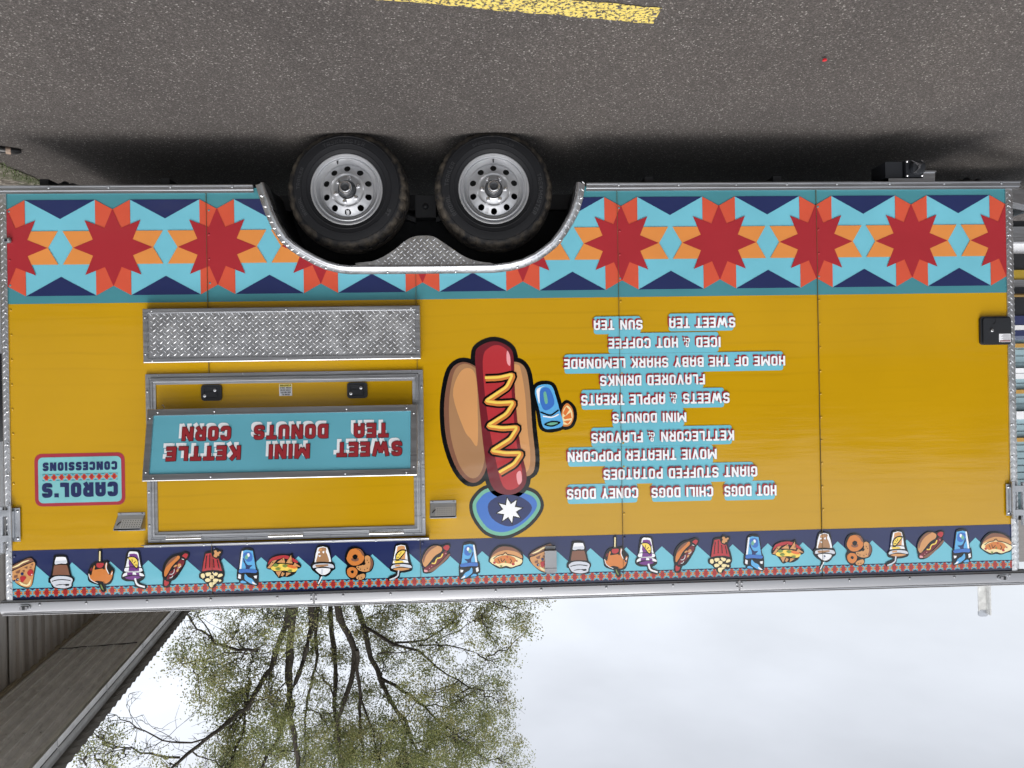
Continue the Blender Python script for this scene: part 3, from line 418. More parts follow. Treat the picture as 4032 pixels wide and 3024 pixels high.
# side wall: five sheets meeting at the panel joints
b = MB(); SEAM = [XR + .03, -1.1355, -2.351, -3.5636, -4.7855, XL - .03]
for i in range(5): flat(b, [(SEAM[i + 1], .36), (SEAM[i], .36), (SEAM[i], 2.78), (SEAM[i + 1], 2.78)], 0, 0, None, HOLE)
WALL = b
b = MB(); b.box(-6.0, .02, 2.35, 2.40, .36, 2.78); b.box(-.01, .03, .055, 2.35, .36, 2.78); b.box(-6.03, -5.99, .055, 2.35, .36, 2.78)
b.build('body_shell', M_YEL, TR)
b = MB(); b.box(-6.04, .045, .02, 2.40, 2.795, 2.825); b.build('roof', plain('white_roof', (.7, .7, .7), .5), TR)
b = MB(); b.box(-6.0, -3.4, .03, 2.3, .365, .385); b.box(-1.4, .0, .03, 2.3, .365, .385); b.box(-3.4, -1.4, .55, 2.3, .365, .385)
for y in (.62, 1.75): b.box(-6.0, .0, y, y + .06, .262, .363)
for x in (-5.4, -4.6, -3.8, -.9, -.2): b.box(x, x + .05, .06, 2.3, .285, .363)
b.build('chassis', M_DARK, TR)
# dark strips drawn in as the shadow line of each panel overlap; rivets
for x, z0 in ((SEAM[1], ZB), (SEAM[2], .875), (SEAM[3], ZB), (SEAM[4], ZB)): MB().box(x - .0006, x + .0006, -.0105, -.0001, z0, ZT).build('joint_shadow_line', M_SEAM, TR)

def rivet_rows():
    for x, z0 in ((SEAM[1] - .013, .4), (SEAM[2] - .013, .93), (SEAM[3] - .013, .4), (SEAM[4] - .013, .4), (XR - .016, .4)):
        z = .49
        while z < 2.72:
            if z > z0:
                mi = 0 if TEALZ < z < NAVYZ else (2 if z > NAVYZ else (1 if .55 < z < .9 else 3))
                y = -.0012 if mi == 0 else (-.0065 if mi < 3 else -.003)
                WALL.dome(x + random.uniform(-.002, .002), y, z, .0065, .0035, 10, mi)
            z += .142 + random.uniform(-.003, .003)
    WALL.build('side_wall', [M_YEL, M_RED, M_NAVY, M_TEAL], TR)
rivet_rows()

# star pattern: centres, scale, colours 0 light blue 1 triangle 2 orange red 3 amber 4 red
def stars(mb, xs, zc, s, R, hole, y, cols, dy=.001, f=None):
    xs = sorted(xs); H = .279 * s; q = .1 * s
    for a, c in zip(xs[:-1], xs[1:]):
        flat(mb, [(a + q, zc - H), (c - q, zc - H), (c - q, zc + H), (a + q, zc + H)], y, cols[0], R, hole, f)
        for sg in (1, -1): flat(mb, [(a + q, zc + sg * H), (c - q, zc + sg * H), ((a + c) / 2, zc + sg * (H - .1107 * s))], y - dy, cols[1], R, hole, f)
    st = []
    for k in range(8):
        for rr, aa in ((.226, 0), (.123, 22.5)): st.append((rr * s * cos(radians(45 * k + aa)), rr * s * sin(radians(45 * k + aa))))
    for x in xs:
        for bx in ([(-.1, .279), (0, .2227), (.1, .279), (.1, 0), (-.1, 0)], [(-.1, -.279), (0, -.2227), (.1, -.279), (.1, 0), (-.1, 0)]):
            flat(mb, [(x + p[0] * s, zc + p[1] * s) for p in bx], y - 2 * dy, cols[2], R, hole, f)
        for sg in (1, -1):
            flat(mb, [(x + p[0] * s * sg, zc + p[1] * s) for p in [(0, .097), (.2857, .097), (.229, 0), (.2857, -.097), (0, -.097)]], y - 3 * dy, cols[3], R, hole, f)
        flat(mb, [(x + p[0], zc + p[1]) for p in st], y - 4 * dy, cols[4], R, hole, f)
BAND = [M_LB, M_NAVY, M_ORED, M_AMB, M_RED, M_TEAL]
b = MB(); flat(b, [(XL - .02, .36), (XR + .02, .36), (XR + .02, TEALZ), (XL - .02, TEALZ)], -.001, 5, None, HOLE)
stars(b, [-PIT * k for k in range(-1, 12)], .7038, 1, (XL - .02, XR + .02, .36, TEALZ), HOLE, -.002, [0, 1, 2, 3, 4])
b.build('star_band', BAND, TR)
# upper frieze
b = MB(); R = (XL - .02, XR + .02, NAVYZ, 2.7456)
flat(b, [(R[0], NAVYZ), (R[1], NAVYZ), (R[1], R[3]), (R[0], R[3])], -.001, 1)
pk = [-.3348 - .21663 * k for k in range(-2, 28)]
for x in pk: flat(b, [(x, 2.533), (x + .108315, 2.634), (x + .108315, 2.676), (x - .108315, 2.676), (x - .108315, 2.634)], -.002, 0, R)
stars(b, [-.03 - .0531 * k for k in range(-1, 114)], 2.7035, .0889, R, None, -.003, [0, 1, 2, 3, 4], .0007)
FR = b.build('food_frieze', BAND, TR)
PICN = dict(coffee='coffee_cup_picture', apple='caramel_apple_picture', purple='purple_drink_picture', coney='chili_dog_picture', popcorn='popcorn_picture', fish='blue_drink_picture', nachos='nachos_picture', iced='iced_coffee_picture', donuts='donuts_picture', lemon='lemon_drink_picture', hotdog='hot_dog_picture', potato='stuffed_potato_picture', waffle='waffle_picture')
INK = dict(K=(8, 10, 14), W=(236, 238, 242), G=(205, 210, 220), B=(128, 88, 70), R=(178, 52, 58), D=(110, 32, 42), O=(205, 125, 62), C=(238, 222, 170), T=(205, 150, 98), U=(112, 52, 130), Y=(240, 210, 95), L=(92, 170, 222), J=(62, 112, 190), E=(110, 175, 150), N=(36, 48, 96), V=(120, 140, 70), H=(220, 120, 60), F=(165, 125, 90), P=(232, 160, 165))
INKM = {}
def ink(c):
    if c not in INKM: INKM[c] = vinyl('print_ink_' + {'K': 'black', 'W': 'white', 'G': 'pale_grey', 'B': 'brown', 'R': 'red', 'D': 'dark_red', 'O': 'caramel', 'C': 'cream', 'T': 'tan', 'U': 'purple', 'Y': 'lemon', 'L': 'sky_blue', 'J': 'mid_blue', 'E': 'sea_green', 'N': 'navy', 'V': 'olive', 'H': 'orange', 'F': 'coffee', 'P': 'pink'}[c], lin(*INK[c]))
    return INKM[c]
def picture(shapes, cx, cz, y0, sx=1, R=None, step=.00022):
    mb = MB(); cols = []
    for i, (c, m, q) in enumerate(shapes):
        if c not in cols: cols.append(c)
        pts = [(cx + sx * q[j] * 1e-4, cz + q[j + 1] * 1e-4) for j in range(0, len(q), 2)]; y = y0 - step * i
        if m == 'P': flat(mb, spline(pts, 4), y, cols.index(c), R)
        elif m == 'p': flat(mb, pts, y, cols.index(c), R)
        else:
            for j, qd in enumerate(strip(rnd(pts, .02) if len(pts) > 2 else pts, m * 1e-4)): flat(mb, qd, y - .00004 * (j % 2), cols.index(c), R)
    return mb, [ink(c) for c in cols]
SEQ = [('waffle', -.0592, 1), ('coffee', -.2749, 1), ('apple', -.5016, 1), ('purple', -.6862, 1), ('coney', -.9282, 1), ('popcorn', -1.1347, 1), ('fish', -1.3387, 1), ('nachos', -1.5515, 1), ('iced', -1.7776, 1), ('donuts', -1.9914, 1), ('lemon', -2.2332, 1), ('hotdog', -2.4437, 1), ('fish', -2.6415, -1), ('potato', -2.8468, 1)]
for off in (0, -3.021):
    for k, x, sx in SEQ:
        mb, ms = picture(ICONS[k], x + off, {'hotdog': 2.569, 'potato': 2.570}.get(k, 2.587), -.0062, sx, (XL - .02, XR + .01, 2.4, 2.75))
        mb.build(PICN[k], ms, FR)
# menu lettering: extents read from image pixels, stored as metres
MENU = [('HOT DOGS', -4.5002, -4.1898, 2.1517, 2.2676, -4.5109, -4.1848, 2.1798, 2.243), ('CHILI DOGS', -4.1115, -3.7457, 2.1491, 2.2645, -4.1221, -3.7386, 2.1792, 2.24), ('CONEY DOGS', -3.6568, -3.2352, 2.1484, 2.2653, -3.6646, -3.2282, 2.1748, 2.2374),
 ('GIANT STUFFED POTATOES', -4.3698, -3.461, 2.0365, 2.1519, -4.3948, -3.4505, 2.063, 2.1254), ('MOVIE THEATER POPCORN', -4.1224, -3.2426, 1.9267, 2.0418, -4.1474, -3.2356, 1.9518, 2.0139), ('KETTLECORN & FLAVORS', -4.2405, -3.3843, 1.8107, 1.9259, -4.2561, -3.3807, 1.8421, 1.9036),
 ('MINI DONUTS', -3.9492, -3.5144, 1.7009, 1.8126, -3.9655, -3.5102, 1.7288, 1.7861), ('SWEETS & APPLE TREATS', -4.1961, -3.3288, 1.5827, 1.7014, -4.2316, -3.3231, 1.6141, 1.677), ('FLAVORED DRINKS', -4.0702, -3.4441, 1.4709, 1.5861, -4.083, -3.4392, 1.4994, 1.5617),
 ('HOME OF THE BABY SHARK LEMONADE', -4.5643, -3.2292, 1.3682, 1.4836, -4.5786, -3.2243, 1.3962, 1.4556), ('ICED & HOT COFFEE', -4.168, -3.497, 1.2449, 1.3672, -4.1829, -3.4942, 1.2769, 1.3373), ('SWEET TEA', -4.2613, -3.8653, 1.1311, 1.2376, -4.2755, -3.8638, 1.1584, 1.2201), ('SUN TEA', -3.6942, -3.4099, 1.1435, 1.2494, -3.7083, -3.4064, 1.1665, 1.225)]
M_DTI = plain('dark_teal_ink', lin(30, 78, 88), .3)
for i, (s, a, c, z0, z1, p, q, u, v) in enumerate(MENU):
    b = MB(); flat(b, rrect(a, c, z0, z1, .016), -.001 - .0003 * i, 0)
    text(b, s, p + .003, q - .003, u, v, -.0056, 1, dx=.0075, dz=-.0088, grow=.0008, t=.19)
    text(b, s, p + .003, q - .003, u, v, -.0067, 2, grow=.0012, t=.19)
    text(b, s, p + .003, q - .003, u, v, -.0078, 3, t=.19)
    b.build('menu_lettering', [M_LB, M_RED, M_DTI, M_WHITE], TR)
# shop sign on the wall
b = MB(); flat(b, rrect(-.6425, -.1303, 1.899, 2.2045, .04), -.001, 0); flat(b, rrect(-.6224, -.151, 1.92, 2.1855, .026), -.002, 1)
text(b, "CAROL'S", -.6035, -.17, 2.070, 2.153, -.003, 2, t=.27, gap=.07); text(b, 'CONCESSIONS', -.601, -.177, 1.950, 1.999, -.003, 2, t=.27, gap=.1)
R = (-.6015, -.176, 2.0172, 2.0575); stars(b, [-.177 - .0427 * (k - .5) for k in range(0, 12)], 2.0374, .0714, R, None, -.003, [3, 7, 4, 5, 6], .0004)
b.build('shop_sign_print', [plain('crimson_vinyl', lin(158, 46, 62), .3), plain('pale_teal_vinyl', lin(122, 186, 190), .3), M_NAVY, M_LB, M_ORED, M_AMB, M_RED, M_TEAL], TR)
# plain hot dog picture, drink and star badge
def sh(c, m, pts): return (c, m, [v for p in pts for v in (round(p[0] * 1e4), round(p[1] * 1e4))])
def grow(pts, d):
    s = sum(p[0] for p in pts) / len(pts), sum(p[1] for p in pts) / len(pts); out = []
    n = len(pts); sg = 1 if area(pts) > 0 else -1
    for i, p in enumerate(pts):
        t = (Vector(pts[(i + 1) % n]) - Vector(pts[i - 1])).normalized(); out.append((p[0] + t.y * d * sg, p[1] - t.x * d * sg))
    return out
bl = [(-2.505, 1.72), (-2.515, 1.58), (-2.55, 1.45), (-2.61, 1.405), (-2.68, 1.42), (-2.725, 1.48), (-2.74, 1.72), (-2.76, 1.98), (-2.72, 2.1), (-2.65, 2.12), (-2.575, 2.04), (-2.52, 1.88)]
br = [(-2.88, 1.43), (-2.95, 1.41), (-3.0, 1.46), (-3.02, 1.6), (-3.03, 1.8), (-3.045, 1.98), (-3.03, 2.07), (-2.98, 2.09), (-2.93, 2.02), (-2.9, 1.8), (-2.885, 1.6)]
sa = [(-2.695, 1.37), (-2.725, 1.31), (-2.81, 1.282), (-2.89, 1.312), (-2.925, 1.377), (-2.93, 1.6), (-2.955, 1.9), (-2.99, 2.08), (-2.97, 2.16), (-2.9, 2.2), (-2.81, 2.18), (-2.765, 2.1), (-2.735, 1.9), (-2.71, 1.6)]
mu = [(-2.755, 1.505), (-2.84, 1.503), (-2.922, 1.485), (-2.885, 1.56), (-2.755, 1.643), (-2.83, 1.655), (-2.925, 1.651), (-2.88, 1.72), (-2.765, 1.79), (-2.85, 1.805), (-2.945, 1.80), (-2.90, 1.87), (-2.785, 1.94), (-2.87, 1.955), (-2.965, 1.955), (-2.92, 2.02), (-2.83, 2.07)]
HD = [sh('K', 'P', grow(br, .026)), sh('K', 'P', grow(bl, .026)), sh('K', 'P', grow(sa, .026)), sh('F', 'P', br), sh('T', 'P', [(x + (.03 if x < -2.96 else 0), z * .96 + .07) for x, z in br]), sh('B', 'P', bl),
 sh('F', 'P', [(x * .82 - .48, z * .95 + .08) for x, z in bl]), sh('T', 'P', [(-2.56, 1.6), (-2.6, 1.47), (-2.66, 1.44), (-2.7, 1.5), (-2.705, 1.7), (-2.70, 1.9), (-2.66, 1.86), (-2.62, 1.8)]),
 sh('D', 'P', sa), sh('R', 'P', [(-2.74, 1.4), (-2.78, 1.32), (-2.85, 1.31), (-2.905, 1.38), (-2.91, 1.6), (-2.935, 1.9), (-2.965, 2.08), (-2.93, 2.16), (-2.85, 2.15), (-2.80, 1.95), (-2.76, 1.7)]),
 sh('P', 'P', [(-2.89, 1.34), (-2.905, 1.38), (-2.902, 1.43), (-2.885, 1.41), (-2.883, 1.36)]), sh('P', 'P', [(-2.93, 2.08), (-2.955, 2.06), (-2.962, 2.12), (-2.94, 2.14)]),
 ('K', 560, sh('', '', mu)[2]), ('O', 330, sh('', '', mu)[2]), ('Y', 150, sh('', '', [(x + .004, z - .005) for x, z in mu])[2])]
HD[-3] = (HD[-3][0], 560, HD[-3][2])
mb, ms = picture(HD, 0, 0, -.0012, 1, None, .0003); mb.build('big_hot_dog_picture', ms, TR)
cu = [(-3.05, 1.60), (-3.06, 1.56), (-3.10, 1.545), (-3.15, 1.555), (-3.175, 1.62), (-3.195, 1.7), (-3.215, 1.79), (-3.15, 1.812), (-3.095, 1.80), (-3.075, 1.70)]
fr = [(-3.21, 1.70), (-3.24, 1.66), (-3.272, 1.69), (-3.28, 1.745), (-3.26, 1.79), (-3.225, 1.80), (-3.205, 1.78)]
CU = [sh('K', 'P', grow(fr, .02)), sh('K', 'P', grow(cu, .022)), sh('O', 'P', fr), sh('C', 'P', [(x * .82 - .5835, z * .82 + .3132) for x, z in fr]), sh('H', 'p', [(-3.215, 1.72), (-3.235, 1.68), (-3.255, 1.70), (-3.23, 1.735)]), sh('H', 'p', [(-3.217, 1.745), (-3.262, 1.715), (-3.268, 1.75), (-3.225, 1.757)]), sh('H', 'p', [(-3.217, 1.77), (-3.262, 1.762), (-3.245, 1.785)]),
 sh('L', 'P', cu), sh('J', 'P', [(-3.075, 1.60), (-3.10, 1.565), (-3.14, 1.575), (-3.165, 1.66), (-3.12, 1.70), (-3.09, 1.68)]), sh('W', 'P', [(-3.06, 1.60), (-3.065, 1.57), (-3.11, 1.555), (-3.08, 1.575), (-3.075, 1.66)]),
 sh('E', 'P', [(-3.10, 1.60), (-3.115, 1.59), (-3.125, 1.65), (-3.11, 1.66)]), ('K', 90, sh('', '', [(-3.08, 1.71), (-3.14, 1.735), (-3.19, 1.70)])[2]), ('W', 80, sh('', '', [(-3.095, 1.735), (-3.15, 1.745), (-3.19, 1.725)])[2]), sh('K', 'P', [(-3.10, 1.785), (-3.15, 1.765), (-3.20, 1.775), (-3.15, 1.80)]), sh('E', 'P', [(-3.115, 1.784), (-3.15, 1.773), (-3.185, 1.777), (-3.15, 1.79)])]
mb, ms = picture(CU, 0, 0, -.0012, 1, None, .0003); mb.build('big_blue_drink_picture', ms, TR)
ov = [(-2.68, 2.22), (-2.74, 2.165), (-2.84, 2.15), (-2.95, 2.165), (-3.04, 2.20), (-3.072, 2.27), (-3.03, 2.345), (-2.95, 2.41), (-2.85, 2.445), (-2.75, 2.42), (-2.685, 2.34), (-2.665, 2.27)]
ce = (-2.885, 2.295)
st8 = [(ce[0] + r * cos(radians(a)), ce[1] + r * sin(radians(a))) for k in range(8) for r, a in ((.075, 45 * k + 10), (.038, 45 * k + 32.5))]
BD = [sh('K', 'P', grow(ov, .02)), sh('E', 'P', ov), sh('J', 'P', grow(ov, -.022)), sh('N', 'P', [(-2.76, 2.25), (-2.85, 2.20), (-2.96, 2.22), (-3.02, 2.28), (-2.97, 2.35), (-2.88, 2.39), (-2.78, 2.34)]), sh('K', 'p', grow(st8, .012)), sh('W', 'p', st8)]
mb, ms = picture(BD, 0, 0, -.0012, 1, None, .0003); mb.build('star_badge_picture', ms, TR)

# tread plate: raised lozenges on any surface given by f(u, v, height)
def tread(mb, f, u0, u1, v0, v1, pu=.0388, pv=.0177, ln=.024, wd=.0068, h=.0014, mi=0, inside=None):
    nu = int((u1 - u0) / (pu / 2)) + 1; nv = int((v1 - v0) / pv) + 1
    for j in range(nv):
        for i in range(int((u1 - u0) / pu) + 2):
            u = u0 + i * pu + (pu / 2 if j % 2 else 0) + .008; v = v0 + j * pv + .009
            if u > u1 - .007 or v > v1 - .007 or u < u0 + .006: continue
            if inside and not inside(u, v): continue
            a = radians(42 if j % 2 else -42) + random.uniform(-.05, .05); c, s = cos(a), sin(a)
            P = lambda x, y, hh: f(u + x * c - y * s, v + x * s + y * c, hh)
            mb.add([P(-ln / 2, 0, 0), P(-ln * .12, -wd / 2, 0), P(ln * .12, -wd / 2, 0), P(ln / 2, 0, 0), P(ln * .12, wd / 2, 0), P(-ln * .12, wd / 2, 0), P(-ln * .2, 0, h), P(ln * .2, 0, h)],
                   [(0, 1, 6), (1, 2, 7, 6), (2, 3, 7), (3, 4, 7), (4, 5, 6, 7), (5, 0, 6)], mi)
# corner posts wrapping the edges
def post(name, x0, r, sg):       # x0: where the flat flange starts on the wall; sg: which way it wraps
    fl = .022; L = fl + r * pi / 2 + .02
    def f(u, v, h):
        if u < fl: return (x0 + sg * u, -.008 - h, v)
        a = min((u - fl) / r, pi / 2); e = max(0, u - fl - r * pi / 2)
        return (x0 + sg * (fl + (r + h) * sin(a)), -.008 + r - (r + h) * cos(a) + e, v)
    b = MB(); us = [0, .008, .016] + [fl + r * pi / 2 * k / 8 for k in range(9)] + [L + .06]
    vs_ = [f(u, z, 0) for z in (.385, 2.75) for u in us]; n = len(us)
    b.add(vs_, [(i, i + 1, n + i + 1, n + i) for i in range(n - 1)]); b.add([(x0, 0, .385), (x0, -.008, .385), (x0, -.008, 2.75), (x0, 0, 2.75)], [(0, 1, 2, 3)])
    tread(b, f, 0, L, .40, 2.74)
    for z in [.5 + .19 * k + random.uniform(-.02, .02) for k in range(12)]: b.dome(x0 + sg * .014, -.009, z, .007, .004)
    b.build(name, M_DIA, TR, 35)
post('corner_trim', XR - .003, .030, 1); post('corner_trim', XL + .003, .046, -1)
# rails
def rail(name, x0, x1, prof, mat=M_ALU):
    b = MB(); n = len(prof); b.add([(x, y, z) for x in (x0, x1) for y, z in prof], [(i, (i + 1) % n, n + (i + 1) % n, n + i) for i in range(n)] + [tuple(range(n)), tuple(range(2 * n - 1, n - 1, -1))])
    return b
BR = [(.03, .346), (-.030, .346), (-.030, .352), (-.020, .354), (-.020, .362), (-.023, .364), (-.023, .374), (-.012, .377), (-.012, .389), (.0, .389), (.03, .36)]
for x0, x1 in ((-1.412, .075), (-6.062, -3.378)):
    b = rail('bottom_rail', x0, x1, BR)
    x = x0 + .12
    while x < x1: b.dome(x, -.0205, .358, .0075, .005); x += .335 + random.uniform(-.03, .03)
    b.build('bottom_rail', M_ALU, TR, 30)
b = rail('top_rail', -6.075, .063, [(.03, 2.742), (-.012, 2.742), (-.014, 2.75), (-.022, 2.754), (-.022, 2.80), (-.016, 2.814), (-.006, 2.822), (.03, 2.822)])
x = -5.95
while x < .05: b.dome(x, -.0225, 2.765, .0075, .005); x += .34 + random.uniform(-.08, .08)
for x in (-1.7238, -4.2651):
    for s in (-.014, .014):
        for z in (2.762, 2.786): b.dome(x + s, -.0225, z, .006, .004)
TOP = b.build('top_rail', M_RAIL, TR, 30)
b = MB()
for x in (-1.7238, -4.2651): b.tube([(x + random.uniform(-.002, .002), -.0225, 2.748 + .0125 * k) for k in range(6)], [.004 + random.uniform(0, .002) for k in range(6)], 8)
b.tube([(x, -.02, 2.823) for x in (-6.06, -4, -2, .05)], .004, 6); b.build('sealant_bead', M_SILI, TOP, 60)
# wheel arch trim
b = MB(); path = OUT; fine = []
for i in range(len(path) - 1):
    n = 1 if Vector(path[i + 1]).xy.__sub__(Vector(path[i]).xy).length < .07 else int((Vector(path[i + 1]) - Vector(path[i])).length / .06) + 1
    for k in range(n): fine.append((path[i][0] + (path[i + 1][0] - path[i][0]) * k / n, path[i][1] + (path[i + 1][1] - path[i][1]) * k / n))
fine.append(path[-1])
PROF = [(0, -.0075), (.0, -.010), (.024, -.010), (.028, -.013), (.031, -.020), (.036, -.024), (.043, -.024), (.050, -.018), (.054, -.006), (.055, .03), (.055, .10)]
cols = [inward(fine, d) for d, y in PROF]; n = len(fine)
b.add([(p[0], PROF[j][1], p[1]) for j, c in enumerate(cols) for p in c], [(j * n + i, j * n + i + 1, (j + 1) * n + i + 1, (j + 1) * n + i) for j in range(len(PROF) - 1) for i in range(n - 1)])
acc = 0; last = 0
for i in range(1, n):
    A, B = Vector(fine[i - 1]), Vector(fine[i]); acc += (B - A).length
    if acc - last > .030:
        last = acc; t = (B - A).normalized(); nn = Vector(inward(fine, 1)[i]) - B
        for d0, d1, y0, y1, off in ((.002, .023, -.010, -.010, .012), (.032, .052, -.0235, -.016, -.012)):
            p, q = B + nn * d0, B + nn * d1 + t * off; e = t * .0042
            b.add([(p.x, y0, p.y), ((p + q).x / 2 + e.x, (y0 + y1) / 2, (p + q).y / 2 + e.y), (q.x, y1, q.y), ((p + q).x / 2 - e.x, (y0 + y1) / 2, (p + q).y / 2 - e.y), ((p + q).x / 2, (y0 + y1) / 2 - .0032, (p + q).y / 2)], [(0, 1, 4), (1, 2, 4), (2, 3, 4), (3, 0, 4)])
for p in inward(fine, .012)[1::7]: b.dome(p[0], -.010, p[1], .007, .005)
b.build('wheel_arch_trim', M_DIA, TR, 40)
# plate between the wheels
BUMP = [(-2.0039, .8135), (-2.0926, .7971), (-2.1612, .7703), (-2.2302, .7262), (-2.2857, .682), (-2.334, .6548), (-2.3959, .6464), (-2.4575, .6523), (-2.5051, .6803), (-2.5595, .7187), (-2.6139, .7571), (-2.6754, .7888), (-2.7441, .8067), (-2.82, .8143)]
BP = [(-1.96, .84)] + spline([(-1.93, .82)] + BUMP + [(-2.88, .82)], 3)[3:-6] + [(-2.86, .84)]
b = MB(); pts3 = [(x, .004, z) for x, z in BP]
for t in tri(BP): b.poly([(p[0], .004, p[1]) for p in t])
def inb(u, v):
    for i in range(len(BUMP) - 1):
        if BUMP[i + 1][0] <= u <= BUMP[i][0]:
            t = (u - BUMP[i][0]) / (BUMP[i + 1][0] - BUMP[i][0]); return v > BUMP[i][1] + (BUMP[i + 1][1] - BUMP[i][1]) * t + .008
    return False
tread(b, lambda u, v, h: (u, .004 - h, v), -2.80, -2.02, .645, .83, inside=inb)
b.prism([(x, .0045, z) for x, z in spline(BUMP, 2)[:-4]][::1] + [(x, .0045, z + .004) for x, z in spline(BUMP, 2)[:-4]][::-1], (0, .03, 0))
b.build('fender_plate', M_DIA, TR, 35)
# wheel well
b = MB(); IN = inward(fine, .05); m_ = len(IN)
b.add([(p[0], y, p[1]) for y in (.02, .56) for p in IN], [(i, i + 1, m_ + i + 1, m_ + i) for i in range(m_ - 1)])
b.poly([(p[0], .56, p[1]) for p in IN]); b.build('wheel_well', M_LINER, TR)
b = MB(); b.box(-3.36, -1.42, .40, .46, .30, .40); b.box(-2.46, -2.33, .30, .40, .33, .47); b.hexa([(-2.62, .3, .41), (-2.46, .3, .47), (-2.46, .3, .50), (-2.62, .3, .44)], [(-2.62, .36, .41), (-2.46, .36, .47), (-2.46, .36, .50), (-2.62, .36, .44)])
b.hexa([(-2.33, .3, .47), (-2.16, .3, .41), (-2.16, .3, .44), (-2.33, .3, .50)], [(-2.33, .36, .47), (-2.16, .36, .41), (-2.16, .36, .44), (-2.33, .36, .50)])
b.dome(-2.395, .30, .40, .02, .015, 12)
for x in (-1.9366, -2.826): b.tube([(x, .3, .345), (x, 2.2, .345)], .04, 14)
b.build('axle_frame', M_DARK, TR, 40)
# ---------------------------------------------------------------- wheels
def tyre_mat():
    M = Mat('tyre_rubber'); g = M.n('ShaderNodeTexCoord'); s = M.n('ShaderNodeSeparateXYZ'); M.l(g.outputs['Object'], s.inputs[0])
    r = M.n('ShaderNodeVectorMath', operation='LENGTH'); c = M.n('ShaderNodeCombineXYZ'); M.l(s.outputs[0], c.inputs[0]); M.l(s.outputs[2], c.inputs[2]); M.l(c.outputs[0], r.inputs[0])
    a = M.n('ShaderNodeMapRange', _From_Min=.285, _From_Max=.335, _To_Min=-.25, _To_Max=.13); M.l(r.outputs['Value'], a.inputs['Value'])
    n = M.noise(11, 7, rough=.72); ad = M.n('ShaderNodeMath', operation='ADD'); M.l(n, ad.inputs[0]); M.l(a.outputs[0], ad.inputs[1])
    k = M.ramp(ad.outputs[0], [(.52, (0, 0, 0)), (.78, (.8, .8, .8))])
    M.col(M.mix(k, (.0085, .009, .011), (.10, .083, .063))); M.set(Roughness=.6, Specular_IOR_Level=.28); M.bump(M.noise(90, 3), .12, .003); return M.m
M_TYRE = tyre_mat(); M_TXT = plain('raised_rubber_letters', (.026, .027, .030), .5)
